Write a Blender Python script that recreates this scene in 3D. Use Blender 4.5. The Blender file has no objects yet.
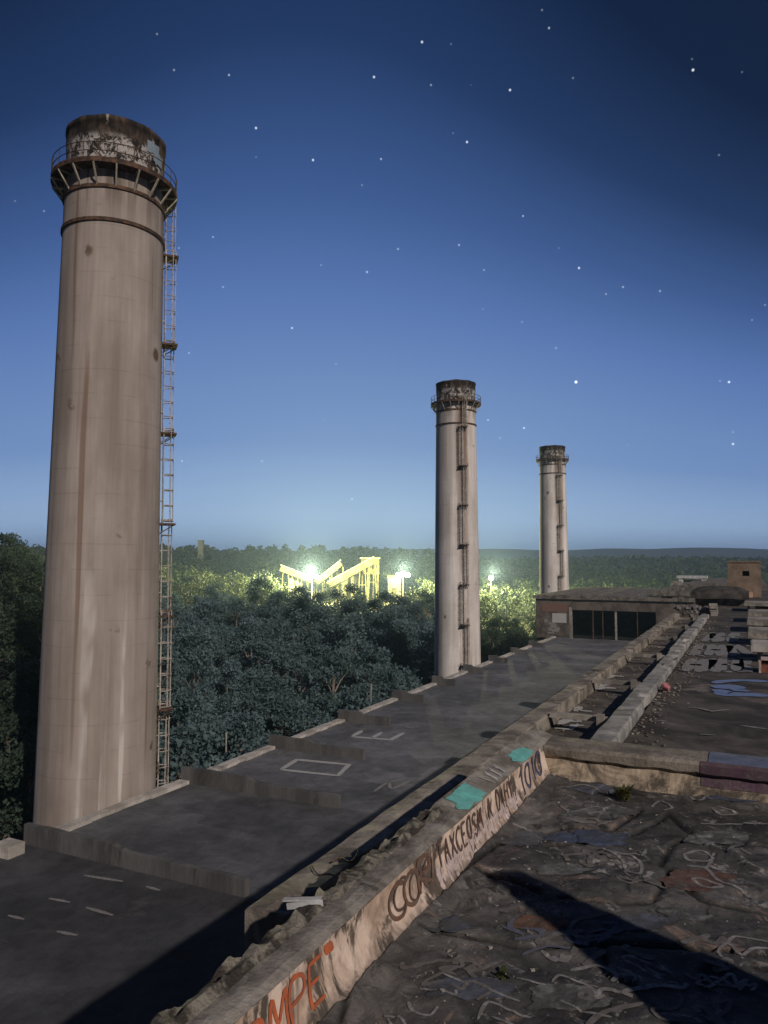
import bpy, math, random
import numpy as np
from mathutils import Vector, noise as mnoise
random.seed(7); rng = np.random.default_rng(7)
S = bpy.context.scene
COL = S.collection

# ------------------------------------------------------------------ camera
F = 740.0
ZC = 38.0                               # camera height above the valley floor
PITCH = math.atan(49.0/740.0)
cam_d = bpy.data.cameras.new('camera')
cam_d.sensor_fit = 'VERTICAL'; cam_d.sensor_height = 24.0
cam_d.lens = 24.0*F/1024.0
cam_d.clip_start = 0.05; cam_d.clip_end = 20000
cam = bpy.data.objects.new('camera', cam_d); COL.objects.link(cam)
cam.location = (0, 0, ZC); cam.rotation_euler = (math.pi/2+PITCH, 0, 0)
S.camera = cam

TH = math.atan(0.491); CT, ST = math.cos(TH), math.sin(TH)

def ray(px, py):
    x = (px-384)/F; y = (512-py)/F
    return np.array([x, math.cos(PITCH)-y*math.sin(PITCH), y*math.cos(PITCH)+math.sin(PITCH)])
def onH(px, py, H):                     # point of the plane H below the eye seen at a pixel
    r = ray(px, py); t = -H/r[2]
    return np.array([r[0]*t, r[1]*t, ZC-H])
def atd(px, py, d):                     # point seen at a pixel, d metres ahead
    r = ray(px, py); t = d/r[1]
    return np.array([r[0]*t, d, ZC+r[2]*t])
def B(u, v, H):                         # building frame -> world
    return np.array([u*ST+v*CT, u*CT-v*ST, ZC-H])
def UV(p):
    return p[0]*ST+p[1]*CT, p[0]*CT-p[1]*ST

# ------------------------------------------------------------------ moonlight and sky
EL = math.radians(30.7)
hx, hy = -0.48, 0.877                   # the way the light travels over the ground
Ld = Vector((hx*math.cos(EL), hy*math.cos(EL), -math.sin(EL))).normalized()
sd = bpy.data.lights.new('moon', 'SUN'); sd.energy = 2.7; sd.angle = math.radians(0.55)
sd.color = (1.0, 0.90, 0.82)
so = bpy.data.objects.new('moon', sd); COL.objects.link(so)
so.rotation_euler = Ld.to_track_quat('-Z', 'Y').to_euler(); so.location = (30, -60, 90)

W = bpy.data.worlds.new('World'); S.world = W; W.use_nodes = True
nt = W.node_tree; nt.nodes.clear()
def N(t, **k):
    n = nt.nodes.new(t)
    for a, b in k.items(): setattr(n, a, b)
    return n
def M(op, a, b=None, c=None):
    n = N('ShaderNodeMath', operation=op)
    for i, v in enumerate((a, b, c)):
        if v is None: continue
        if isinstance(v, (int, float)): n.inputs[i].default_value = v
        else: nt.links.new(v, n.inputs[i])
    return n.outputs[0]
tc = N('ShaderNodeTexCoord'); D = tc.outputs['Generated']
sep = N('ShaderNodeSeparateXYZ'); nt.links.new(D, sep.inputs[0])
x, y, z = sep.outputs
az0 = math.radians(-6)
r_ = M('SQRT', M('ADD', M('MULTIPLY', x, x), M('ADD', M('MULTIPLY', y, y), 1e-6)))
cd = M('DIVIDE', M('ADD', M('MULTIPLY', x, math.sin(az0)), M('MULTIPLY', y, math.cos(az0))), r_)
ze = M('MULTIPLY', M('MAXIMUM', z, 0.0), M('ADD', 1.0, M('MULTIPLY', M('SUBTRACT', 1.0, cd), 3.5)))
ramp = N('ShaderNodeValToRGB'); nt.links.new(ze, ramp.inputs[0])
cr = ramp.color_ramp; cr.interpolation = 'EASE'
cols = [(0.0, (.30, .44, .66)), (.06, (.32, .47, .72)), (.16, (.165, .28, .55)), (.34, (.092, .178, .44)),
        (.46, (.042, .096, .275)), (.60, (.0120, .036, .118)), (.78, (.0022, .0115, .046)), (1.0, (.0025, .0095, .038))]
cr.interpolation = 'LINEAR'
while len(cr.elements) < len(cols): cr.elements.new(.5)
for e, (p, c) in zip(cr.elements, cols): e.position = p; e.color = (*c, 1)
STARS = [(157,34,.4),(174,70,.5),(229,75,.6),(374,77,.9),(256,128,.9),(256,157,.3),(313,160,.9),(381,159,.6),(362,185,.4),
 (15,201,.3),(44,211,.4),(213,237,.5),(179,248,.4),(321,265,.4),(367,272,.7),(223,287,.5),(542,10,.4),(549,28,.6),(422,42,.9),
 (451,44,.3),(431,85,.5),(471,85,.2),(510,90,.9),(573,78,.4),(692,59,.3),(693,70,1),(742,72,.3),(453,133,.3),(467,142,.9),
 (719,155,.4),(523,216,.6),(398,249,.6),(459,245,.6),(484,270,.5),(559,248,.3),(579,268,.9),(606,294,.5),(623,287,.6),
 (660,291,.6),(483,309,.3),(522,322,.4),(556,348,.5),(602,356,.2),(576,382,1.6),(720,381,.4),(729,382,1),(752,320,.4),
 (765,305,.4),(733,432,.4),(733,444,.9),(488,420,.6),(500,438,.4),(524,428,.8),(627,445,.3),(428,455,.2),(292,328,.8),
 (189,353,.5),(336,364,.4),(352,340,.2),(325,420,.3),(262,461,.5),(182,461,.5),(352,499,.6)]
acc = None
for px, py, b in STARS:
    d = ray(px, py); d = d/np.linalg.norm(d)
    vm = N('ShaderNodeVectorMath', operation='DISTANCE'); nt.links.new(D, vm.inputs[0]); vm.inputs[1].default_value = d
    rad = 0.0012+0.0007*b
    k = M('MAXIMUM', M('SUBTRACT', 1.0, M('DIVIDE', vm.outputs['Value'], rad)), 0.0)
    k = M('MULTIPLY', k, 1.2*b**1.35)
    acc = k if acc is None else M('ADD', acc, k)
sky = N('ShaderNodeTexSky'); sky.sky_type = 'NISHITA'; sky.sun_disc = False
sky.sun_elevation = EL; sky.sun_rotation = math.atan2(-hx, -hy)
sc_ = N('ShaderNodeVectorMath', operation='SCALE'); nt.links.new(sky.outputs[0], sc_.inputs[0]); sc_.inputs['Scale'].default_value = 0.002
ad = N('ShaderNodeVectorMath', operation='ADD')
mul = N('ShaderNodeVectorMath', operation='SCALE'); nt.links.new(ramp.outputs[0], mul.inputs[0]); mul.inputs['Scale'].default_value = 10.0
nt.links.new(mul.outputs[0], ad.inputs[0]); nt.links.new(sc_.outputs[0], ad.inputs[1])
st = N('ShaderNodeCombineXYZ')
for i, s in enumerate((8.5, 9.2, 10)): nt.links.new(M('MULTIPLY', acc, s), st.inputs[i])
ad2 = N('ShaderNodeVectorMath', operation='ADD'); nt.links.new(ad.outputs[0], ad2.inputs[0]); nt.links.new(st.outputs[0], ad2.inputs[1])
bg = N('ShaderNodeBackground'); nt.links.new(ad2.outputs[0], bg.inputs[0]); bg.inputs[1].default_value = 0.1
wo = N('ShaderNodeOutputWorld'); nt.links.new(bg.outputs[0], wo.inputs[0])

S.view_settings.view_transform = 'Standard'; S.view_settings.look = 'None'
S.view_settings.exposure = 0; S.view_settings.gamma = 1
S.render.engine = 'CYCLES'
S.cycles.use_denoising = True
S.cycles.max_bounces = 5; S.cycles.diffuse_bounces = 3; S.cycles.volume_bounces = 0
S.cycles.transparent_max_bounces = 8
S.cycles.sample_clamp_indirect = 4

# ------------------------------------------------------------------ helpers
class MB:
    def __init__(s): s.v = []; s.f = []; s.uv = None
    def add(s, vs, fs):
        o = len(s.v); s.v.extend([tuple(map(float, p)) for p in vs]); s.f.extend([tuple(i+o for i in q) for q in fs]); return s
    def hexa(s, p):                     # 8 corners: bottom loop, top loop
        return s.add(p, [(3,2,1,0),(4,5,6,7),(0,1,5,4),(1,2,6,5),(2,3,7,6),(3,0,4,7)])
    def ubox(s, u0, u1, v0, v1, H0, H1):   # box in the building frame, H0 top, H1 bottom
        q = [(u0,v0),(u0,v1),(u1,v1),(u1,v0)]
        return s.hexa([B(a,b,H1) for a,b in q]+[B(a,b,H0) for a,b in q])
    def box(s, x0,x1,y0,y1,z0,z1):
        q = [(x0,y0),(x1,y0),(x1,y1),(x0,y1)]
        return s.hexa([(a,b,z0) for a,b in q]+[(a,b,z1) for a,b in q])
    def tube(s, pts, r, n=6, cap=True):
        pts = [Vector(p) for p in pts]; rs = r if isinstance(r, (list, tuple)) else [r]*len(pts)
        vs = []; fs = []
        up = None
        for i, p in enumerate(pts):
            t = (pts[min(i+1,len(pts)-1)]-pts[max(i-1,0)]).normalized()
            if up is None or abs(up.dot(t)) > .98: up = Vector((0,0,1)) if abs(t.z) < .9 else Vector((1,0,0))
            a = t.cross(up).normalized(); b = a.cross(t).normalized(); up = b
            for k in range(n):
                q = 2*math.pi*k/n; vs.append(p+(a*math.cos(q)+b*math.sin(q))*rs[i])
        for i in range(len(pts)-1):
            for k in range(n):
                fs.append((i*n+k, i*n+(k+1)%n, (i+1)*n+(k+1)%n, (i+1)*n+k))
        if cap: fs.append(tuple(range(n-1,-1,-1))); fs.append(tuple((len(pts)-1)*n+k for k in range(n)))
        return s.add(vs, fs)
    def bar(s, a, b, w, h):             # rectangular bar
        a = Vector(a); b = Vector(b); t = (b-a).normalized()
        up = Vector((0,0,1)) if abs(t.z) < .95 else Vector((1,0,0))
        e = t.cross(up).normalized()*w/2; g = e.cross(t).normalized()*h/2
        return s.hexa([a-e-g, a+e-g, b+e-g, b-e-g, a-e+g, a+e+g, b+e+g, b-e+g])
    def lathe(s, prof, n=48, close=False):
        vs = []; fs = []
        for r, z in prof:
            for k in range(n):
                q = 2*math.pi*k/n; vs.append((r*math.cos(q), r*math.sin(q), z))
        m = len(prof)
        for i in range(m if close else m-1):
            j = (i+1) % m
            for k in range(n):
                fs.append((i*n+k, i*n+(k+1)%n, j*n+(k+1)%n, j*n+k))
        return s.add(vs, fs)
    def poly(s, pts, thick=None, nrm=(0,0,1)):
        n = len(pts)
        if thick is None: return s.add(pts, [tuple(range(n))])
        nv = np.array(nrm, float)*thick
        vs = [np.array(p) for p in pts]+[np.array(p)+nv for p in pts]
        return s.add(vs, [tuple(range(n-1,-1,-1)), tuple(range(n,2*n))]+[(i,(i+1)%n,n+(i+1)%n,n+i) for i in range(n)])

def root(name, loc, label, cat, group=None):
    o = bpy.data.objects.new(name, None); COL.objects.link(o); o.location = [float(c) for c in loc]; o.empty_display_size = .3
    o['label'] = label; o['category'] = cat
    if group: o['group'] = group
    return o
def meshdata(name, mb, mat, off=(0,0,0), smooth=False):
    me = bpy.data.meshes.new(name)
    v = np.array(mb.v, float)-np.array(off, float)
    me.from_pydata(v.tolist(), [], mb.f); me.materials.append(mat)
    if smooth: me.shade_smooth()
    me.update(); return me
def worldloc(o):
    p = Vector((0,0,0))
    while o is not None: p += Vector(o.location); o = o.parent
    return p
def part(name, mb, mat, parent, smooth=False, local=False, label=None, kind=None):
    off = (0,0,0) if local else tuple(worldloc(parent))
    o = bpy.data.objects.new(name, meshdata(name, mb, mat, off, smooth)); COL.objects.link(o); o.parent = parent
    if label: o['label'] = label
    if kind: o['kind'] = kind
    return o
def single(name, mb, mat, label=None, cat=None, group=None, kind=None, smooth=False):
    v = np.array(mb.v); c = (v.min(0)+v.max(0))/2; c[2] = v[:,2].min()
    if kind == 'structure': c = np.zeros(3)
    o = bpy.data.objects.new(name, meshdata(name, mb, mat, c, smooth)); COL.objects.link(o); o.location = c
    if label: o['label'] = label
    if cat: o['category'] = cat
    if group: o['group'] = group
    if kind: o['kind'] = kind
    return o

# value noise in numpy
_perm = rng.random((256,256))
def vnoise(x, y):
    xi = np.floor(x).astype(int); yi = np.floor(y).astype(int); fx = x-xi; fy = y-yi
    fx = fx*fx*(3-2*fx); fy = fy*fy*(3-2*fy)
    g = lambda a, b: _perm[a % 256, b % 256]
    return (g(xi,yi)*(1-fx)+g(xi+1,yi)*fx)*(1-fy)+(g(xi,yi+1)*(1-fx)+g(xi+1,yi+1)*fx)*fy
def fbm(x, y, o=4):
    x = np.asarray(x, float); y = np.asarray(y, float); s = 0; a = .5
    for i in range(o):
        s = s+a*(vnoise(x*2**i+17*i, y*2**i+31*i)-.5); a *= .5
    return s

# ------------------------------------------------------------------ materials
class Mat:
    def __init__(s, name, rough=.9, spec=.25):
        s.m = bpy.data.materials.new(name); s.m.use_nodes = True; s.t = s.m.node_tree
        s.b = s.t.nodes['Principled BSDF']; s.b.inputs['Roughness'].default_value = rough
        s.b.inputs['Specular IOR Level'].default_value = spec
        s.co = s.t.nodes.new('ShaderNodeTexCoord').outputs['Object']
    def L(s, a, b): s.t.links.new(a, b)
    def n(s, t, **k):
        q = s.t.nodes.new(t)
        for a, b in k.items(): setattr(q, a, b)
        return q
    def scaled(s, sc, rot=None):
        q = s.n('ShaderNodeMapping'); s.L(s.co, q.inputs[0]); q.inputs['Scale'].default_value = sc
        if rot: q.inputs['Rotation'].default_value = rot
        return q.outputs[0]
    def noise(s, scale, sc=None, detail=5, rough=.6, dist=0):
        q = s.n('ShaderNodeTexNoise'); s.L(s.scaled(sc) if sc else s.co, q.inputs['Vector'])
        q.inputs['Scale'].default_value = scale; q.inputs['Detail'].default_value = detail; q.inputs['Roughness'].default_value = rough
        q.inputs['Distortion'].default_value = dist
        return q.outputs['Fac']
    def ramp(s, f, lo, hi, a=0., b=1.):
        q = s.n('ShaderNodeMapRange'); q.interpolation_type = 'SMOOTHSTEP'; s.L(f, q.inputs['Value'])
        for i, v in zip(('From Min','From Max','To Min','To Max'), (lo, hi, a, b)): q.inputs[i].default_value = v
        return q.outputs[0]
    def math(s, op, a, b=None):
        q = s.n('ShaderNodeMath', operation=op)
        for i, v in enumerate((a, b)):
            if v is None: continue
            if isinstance(v, (int, float)): q.inputs[i].default_value = v
            else: s.L(v, q.inputs[i])
        return q.outputs[0]
    def rgb(s, c):
        q = s.n('ShaderNodeRGB'); q.outputs[0].default_value = (*c, 1); return q.outputs[0]
    def mix(s, f, a, b):
        q = s.n('ShaderNodeMix', data_type='RGBA')
        if isinstance(f, (int, float)): q.inputs[0].default_value = f
        else: s.L(f, q.inputs[0])
        for i, v in ((6, a), (7, b)):
            if isinstance(v, tuple): q.inputs[i].default_value = (*v, 1)
            else: s.L(v, q.inputs[i])
        return q.outputs[2]
    def mul(s, a, b):
        q = s.n('ShaderNodeMix', data_type='RGBA', blend_type='MULTIPLY'); q.inputs[0].default_value = 1
        for i, v in ((6, a), (7, b)):
            if isinstance(v, tuple): q.inputs[i].default_value = (*v, 1)
            else: s.L(v, q.inputs[i])
        return q.outputs[2]
    def xyz(s):
        q = s.n('ShaderNodeSeparateXYZ'); s.L(s.co, q.inputs[0]); return q.outputs
    def color(s, c):
        if isinstance(c, tuple): s.b.inputs['Base Color'].default_value = (*c, 1)
        else: s.L(c, s.b.inputs['Base Color'])
        return s
    def bump(s, f, strength=.4, dist=.02):
        q = s.n('ShaderNodeBump'); q.inputs['Strength'].default_value = strength; q.inputs['Distance'].default_value = dist
        s.L(f, q.inputs['Height']); s.L(q.outputs[0], s.b.inputs['Normal']); return s
    def emit(s, c, e):
        s.b.inputs['Emission Color'].default_value = (*c, 1); s.b.inputs['Emission Strength'].default_value = e; return s

def rough_mat(name, c1, c2, c3=None, scale=2., sc=None, fine=14., rough=.9, bump=.5, dist=.02, lo=.38, hi=.62, spec=.2):
    m = Mat(name, rough, spec)
    a = m.noise(scale, sc, 6, .62, .4); c = m.mix(m.ramp(a, lo, hi), c1, c2)
    f = m.noise(fine, sc, 6, .7)
    c = m.mul(c, m.mix(f, (.55,.55,.55), (1.45,1.45,1.45)))
    if c3: c = m.mix(m.ramp(m.noise(scale*.43, sc, 5, .7, .8), .57, .68), c, c3)
    m.color(c); m.bump(f, bump, dist); return m
def flat_paint(name, c, wear=.5, scale=9.):
    m = Mat(name, .8, .2); f = m.noise(scale, None, 5, .7)
    k = tuple(i*(1-wear)+w*wear*.6 for i, w in zip(c, (.16,.14,.12)))
    c2 = m.mix(m.ramp(f, .42, .72), k, c)
    m.color(m.mix(m.math('MULTIPLY', m.ramp(m.noise(scale*2.6, None, 6, .75, .5), .54, .62), min(1, wear*1.6)), c2, (.15,.13,.11))); return m

# chimney concrete
def chimney_mat(nm, ca, cb):
    m = Mat(nm, .92, .15)
    X, Y, Z = m.xyz()
    oi = m.n('ShaderNodeObjectInfo'); va = m.n('ShaderNodeVectorMath', operation='MULTIPLY_ADD'); m.L(oi.outputs['Location'], va.inputs[0])
    va.inputs[1].default_value = (.37, .53, .21); m.L(m.co, va.inputs[2]); m.co = va.outputs[0]
    st1 = m.noise(.55, (1,1,.035), 5, .6, .2)          # long vertical streaks
    st2 = m.noise(1.9, (1,1,.05), 5, .65, .2)
    blotch = m.noise(.22, (1,1,.6), 5, .6)
    c = m.mix(m.ramp(st1, .36, .64), ca, cb)
    c = m.mul(c, m.mix(m.ramp(blotch, .35, .65), (.84,.83,.82), (1.10,1.10,1.12)))
    c = m.mul(c, m.mix(m.ramp(st2, .3, .7), (.88,.865,.85), (1.08,1.08,1.08)))
    # horizontal pour joints every 1.5 m
    wv = m.n('ShaderNodeMath', operation='PINGPONG'); m.L(Z, wv.inputs[0]); wv.inputs[1].default_value = .75
    j = m.ramp(wv.outputs[0], .0, .06, .84, 1.0); j = m.math('MAXIMUM', j, m.ramp(m.noise(.5, None, 3, .6), .40, .56, .84, 1.0))
    jj = m.n('ShaderNodeCombineColor'); [m.L(j, jj.inputs[i]) for i in range(3)]
    c = m.mul(c, jj.outputs[0])
    # dark run-off under the gallery
    topf = m.ramp(Z, 57.5, 62.3); drk = m.ramp(m.noise(1.3, (1,1,.07), 4, .6), .42, .60)
    c = m.mix(m.math('MULTIPLY', m.math('MULTIPLY', topf, drk), .75), c, (.075,.052,.038))
    # white lime drips, lower down
    lm = m.ramp(m.noise(1.15, (1,1,.03), 3, .5, .1), .57, .66)
    zl = m.ramp(Z, 52., 26.); br = m.ramp(m.noise(.35, (1,1,.35), 3, .6), .42, .56)
    c = m.mix(m.math('MULTIPLY', m.math('MULTIPLY', lm, zl), m.math('MULTIPLY', br, .8)), c, (.56,.52,.48))
    # rust streaks by the ladder (ladder on +X)
    ya = m.math('ABSOLUTE', m.math('SUBTRACT', Y, .1)); near = m.math('MULTIPLY', m.ramp(ya, 1.5, .3), m.ramp(X, 0.5, 2.5))
    rs = m.ramp(m.noise(1.2, (1,1,.09), 4, .65), .33, .50)
    up = m.ramp(Z, 34., 60., .45, 1.)
    c = m.mix(m.math('MULTIPLY', m.math('MULTIPLY', near, rs), m.math('MULTIPLY', up, .85)), c, (.13,.065,.035))
    # occasional rust drip elsewhere
    r2 = m.ramp(m.noise(.9, (1,1,.028), 2, .5), .66, .70)
    c = m.mix(m.math('MULTIPLY', r2, .6), c, (.15,.08,.045))
    # pockmarks
    vo = m.n('ShaderNodeTexVoronoi'); m.L(m.scaled((1,1,.8)), vo.inputs['Vector']); vo.inputs['Scale'].default_value = .42
    pk = m.ramp(vo.outputs['Distance'], .20, .10)
    c = m.mix(m.math('MULTIPLY', pk, m.ramp(m.noise(.6), .50, .58)), c, (.13,.09,.065))
    m.color(c); m.bump(m.noise(5, None, 6, .7), .35, .03); return m.m
M_CH = chimney_mat('weathered_chimney_concrete', (.285,.242,.210), (.385,.332,.292))
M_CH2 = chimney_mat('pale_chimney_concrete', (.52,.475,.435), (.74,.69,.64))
def crown_mat():
    m = Mat('sooted_chimney_crown', .92, .15); X, Y, Z = m.xyz()
    a = m.noise(1.2, (1,1,.45), 6, .7, .3)
    c = m.mix(m.ramp(a, .42, .70), (.017,.014,.012), (.105,.072,.052))
    band = m.math('MULTIPLY', m.ramp(Z, 62.2, 62.7), m.ramp(Z, 64.5, 63.9))
    w = m.ramp(m.noise(1.7, (1,1,.8), 6, .75, 1.2), .47, .55)
    c = m.mix(m.math('MULTIPLY', m.math('MULTIPLY', band, w), .9), c, (.42,.39,.37))
    w2 = m.math('MULTIPLY', m.ramp(Z, 63.5, 65), m.ramp(m.noise(2.2, (1,1,.35), 4, .7), .62, .67))
    c = m.mix(m.math('MULTIPLY', w2, .7), c, (.42,.36,.28))
    m.color(c); m.bump(a, .5, .06); return m.m
M_CROWN = crown_mat()
M_RUST = rough_mat('rusted_steel', (.040,.026,.020), (.12,.065,.038), None, 3., None, 18, .8, .3).m
M_PALESTEEL = rough_mat('weathered_galvanised_steel', (.20,.185,.165), (.36,.33,.29), (.12,.07,.045), 3., None, 16, .6, .2).m
M_BRACKET = rough_mat('pale_bracket_steel', (.30,.26,.20), (.46,.40,.31), (.14,.08,.05), 2., None, 12, .7, .2).m

def lower_roof_mat(nm, k0):
    m = Mat(nm, .88, .25)
    a = m.noise(.16, None, 6, .6, .5); b = m.noise(.9, None, 6, .7, .4); f = m.noise(11, None, 5, .7)
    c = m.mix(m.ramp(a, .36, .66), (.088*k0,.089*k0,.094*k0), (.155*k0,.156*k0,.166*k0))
    c = m.mul(c, m.mix(m.ramp(b, .3, .7), (.72,.70,.70), (1.18,1.18,1.18)))
    c = m.mix(m.math('MULTIPLY', m.ramp(m.noise(.35, None, 5, .7, 1), .60, .68), .5), c, (.22*k0,.205*k0,.195*k0))
    c = m.mul(c, m.mix(f, (.7,.7,.7), (1.3,1.3,1.3)))
    vo = m.n('ShaderNodeTexVoronoi', distance='CHEBYCHEV'); m.L(m.scaled((1,1,1),(0,0,TH)), vo.inputs['Vector']); vo.inputs['Scale'].default_value = .28
    sv = m.n('ShaderNodeSeparateColor'); m.L(vo.outputs['Color'], sv.inputs[0])
    c = m.mul(c, m.mix(sv.outputs[0], (.80,.80,.81), (1.16,1.15,1.14)))
    c = m.mix(m.math('MULTIPLY', m.ramp(m.noise(2.2, None, 6, .72, 1.2), .60, .67), .5), c, (.05,.048,.047))
    # lapped sheet seams running across the hall
    q = m.n('ShaderNodeMapping'); m.L(m.co, q.inputs[0]); q.inputs['Rotation'].default_value = (0, 0, TH)
    s2 = m.n('ShaderNodeSeparateXYZ'); m.L(q.outputs[0], s2.inputs[0])
    pp = m.n('ShaderNodeMath', operation='PINGPONG'); m.L(s2.outputs[0], pp.inputs[0]); pp.inputs[1].default_value = .55
    k = m.ramp(pp.outputs[0], 0, .04, .80, 1); kk = m.n('ShaderNodeCombineColor'); [m.L(k, kk.inputs[i]) for i in range(3)]
    c = m.mul(c, kk.outputs[0])
    m.color(c); m.bump(f, .3, .02); return m.m
M_LROOF = lower_roof_mat('bitumen_roof_sheet', 1.0); M_LROOF2 = lower_roof_mat('dimmed_bitumen_roof_sheet', .72); M_LROOF3 = lower_roof_mat('dimmest_bitumen_roof_sheet', .46)  # nearer bays use darkened copies: the light fall-off is put into the colour
M_CONC = rough_mat('aged_grey_concrete', (.16,.145,.125), (.33,.30,.26), (.09,.08,.07), 1.1, None, 13).m
M_CONCD = rough_mat('dirty_dark_concrete', (.075,.065,.057), (.20,.175,.15), (.045,.04,.036), 1.4, None, 10).m
M_LEDGE = rough_mat('lichened_ledge_concrete', (.13,.112,.092), (.30,.265,.22), (.07,.06,.05), 2.6, None, 22, bump=.7).m
M_XWALL = rough_mat('stained_upstand_render', (.070,.067,.066), (.118,.112,.109), (.05,.048,.046), .5, (1,1,.25), 8).m
M_COPE = rough_mat('pale_dusty_coping', (.30,.275,.245), (.50,.46,.42), (.17,.155,.14), .5, None, 7).m
M_WALL = rough_mat('old_brick_wall', (.13,.10,.085), (.22,.18,.155), (.10,.085,.075), .8, None, 9).m
M_DARKIN = rough_mat('shade_dark_interior', (.012,.012,.012), (.022,.022,.023), None, 1., None, 9).m  # near-black colour stands for the shade inside openings
M_TAN = rough_mat('tan_render', (.165,.122,.088), (.25,.185,.135), (.11,.082,.062), 1.3, None, 11).m
M_WHITEP = rough_mat('chalky_white_paint', (.36,.36,.36), (.58,.58,.58), (.2,.19,.18), 3., None, 12).m

def near_roof_mat():
    m = Mat('torn_roof_membrane', .82, .3)
    a = m.noise(.9, None, 7, .65, .8); b = m.noise(3.2, None, 7, .72, .6); f = m.noise(30, None, 6, .75)
    c = m.mix(m.ramp(a, .38, .62), (.045,.043,.042), (.122,.114,.108))
    c = m.mul(c, m.mix(m.ramp(b, .28, .72), (.42,.42,.42), (1.5,1.48,1.45)))
    c = m.mix(m.math('MULTIPLY', m.ramp(m.noise(1.7, None, 6, .7, 1.5), .58, .66), .75), c, (.24,.17,.135))   # worn reddish felt
    c = m.mix(m.math('MULTIPLY', m.ramp(m.noise(2.3, None, 6, .75, 2), .575, .65), .75), c, (.36,.34,.32))        # pale lime
    c = m.mix(m.math('MULTIPLY', m.ramp(m.noise(1.3, None, 4, .6, .7), .62, .70), .55), c, (.05,.06,.035))       # moss film
    c = m.mul(c, m.mix(f, (.55,.55,.55), (1.45,1.45,1.45)))
    c = m.mix(m.math('MULTIPLY', m.ramp(m.noise(7, None, 6, .75, 1.), .60, .66), .6), c, (.30,.28,.26))
    c = m.mix(m.math('MULTIPLY', m.ramp(m.noise(4.1, None, 6, .7, 1.2), .56, .64), .8), c, (.022,.021,.020))
    at = m.n('ShaderNodeAttribute', attribute_name='crack')
    c = m.mix(at.outputs['Fac'], c, (.012,.011,.010))
    m.color(c); m.bump(m.math('ADD', f, m.math('MULTIPLY', b, 2.)), .55, .02); return m.m
M_NROOF = near_roof_mat()
def face_mat():
    m = Mat('peeling_painted_face', .85, .2)
    a = m.noise(2.2, None, 6, .65, .6); b = m.noise(9, None, 6, .7)
    c = m.mix(m.ramp(a, .38, .6), (.46,.33,.245), (.70,.555,.455))
    c = m.mix(m.ramp(m.noise(3.4, (1,1,.5), 6, .7, 1.2), .495, .59), c, (.10,.082,.066))
    c = m.mix(m.math('MULTIPLY', m.ramp(m.noise(1.6, (1,1,.6), 5, .7, .8), .52, .62), .6), c, (.17,.125,.09))
    c = m.mul(c, m.mix(b, (.68,.66,.64), (1.25,1.25,1.25)))
    X, Y, Z = m.xyz()
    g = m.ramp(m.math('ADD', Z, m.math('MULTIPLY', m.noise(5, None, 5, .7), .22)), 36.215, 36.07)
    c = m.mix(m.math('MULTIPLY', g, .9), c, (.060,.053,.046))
    m.color(c); m.bump(b, .6, .015); return m.m
M_FACE = face_mat()
def endface_mat():
    m = Mat('crumbling_end_wall_render', .88, .2)
    a = m.noise(2.6, (1,1,1.3), 6, .7, 1.0); b = m.noise(11, None, 6, .7)
    c = m.mix(m.ramp(a, .40, .62), (.085,.070,.055), (.42,.335,.245))
    c = m.mul(c, m.mix(b, (.55,.55,.55), (1.4,1.4,1.4)))
    m.color(c); m.bump(b, .7, .02); return m.m
M_ENDF = endface_mat()

def leaf_mat(name, c1, c2, c3):
    m = Mat(name, .75, .25)
    oi = m.n('ShaderNodeObjectInfo')
    a = m.noise(.45, None, 3, .6)
    c = m.mix(m.ramp(a, .35, .65), c1, c2)
    c = m.mix(oi.outputs['Random'], c, m.mix(.5, c, c3))
    tr = m.n('ShaderNodeBsdfTranslucent'); m.L(c, tr.inputs[0]); m.color(c)
    ms = m.n('ShaderNodeMixShader'); ms.inputs[0].default_value = .3
    m.L(m.b.outputs[0], ms.inputs[1]); m.L(tr.outputs[0], ms.inputs[2])
    m.L(ms.outputs[0], m.t.nodes['Material Output'].inputs['Surface'])
    return m.m
M_LEAF = leaf_mat('gum_foliage', (.020,.036,.022), (.050,.075,.040), (.055,.085,.060))
M_LEAFB = leaf_mat('veil_tinted_gum_foliage', (.080,.125,.130), (.150,.212,.222), (.060,.105,.085))  # bluer, brighter leaves: glare veil over the middle forest mixed into the colour
M_LEAF2 = leaf_mat('far_gum_foliage', (.030,.043,.024), (.066,.082,.040), (.05,.068,.036))
M_BARK = rough_mat('grey_bark', (.11,.09,.07), (.24,.20,.165), None, 1.5, (1,1,.3), 9).m
M_GROUND = rough_mat('scrub_ground', (.025,.030,.016), (.050,.048,.030), None, .05, None, .6, lo=.35, hi=.65, bump=.3).m

P_WHITE = flat_paint('white_graffiti_paint', (.52,.51,.50), .35)
P_CHALK = flat_paint('chalky_white_graffiti', (.34,.335,.335), .65, 14)
P_BLUE = flat_paint('blue_graffiti_paint', (.17,.26,.50), .4)
P_NAVY = flat_paint('navy_graffiti_paint', (.045,.065,.19), .6)
P_TURQ = flat_paint('turquoise_graffiti_paint', (.16,.52,.47), .3)
P_BROWN = flat_paint('brown_graffiti_paint', (.135,.058,.045), .6)
P_RUSTB = flat_paint('rust_brown_graffiti_paint', (.24,.10,.05), .7)
P_ORANGE = flat_paint('orange_graffiti_paint', (.60,.13,.04), .4)
P_PINK = flat_paint('pale_pink_graffiti_paint', (.62,.50,.47), .3)
P_PURPLE = flat_paint('dull_purple_graffiti_paint', (.085,.045,.07), .4)
for p_ in (P_WHITE,P_CHALK,P_BLUE,P_NAVY,P_TURQ,P_BROWN,P_RUSTB,P_ORANGE,P_PINK,P_PURPLE): pass
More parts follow.
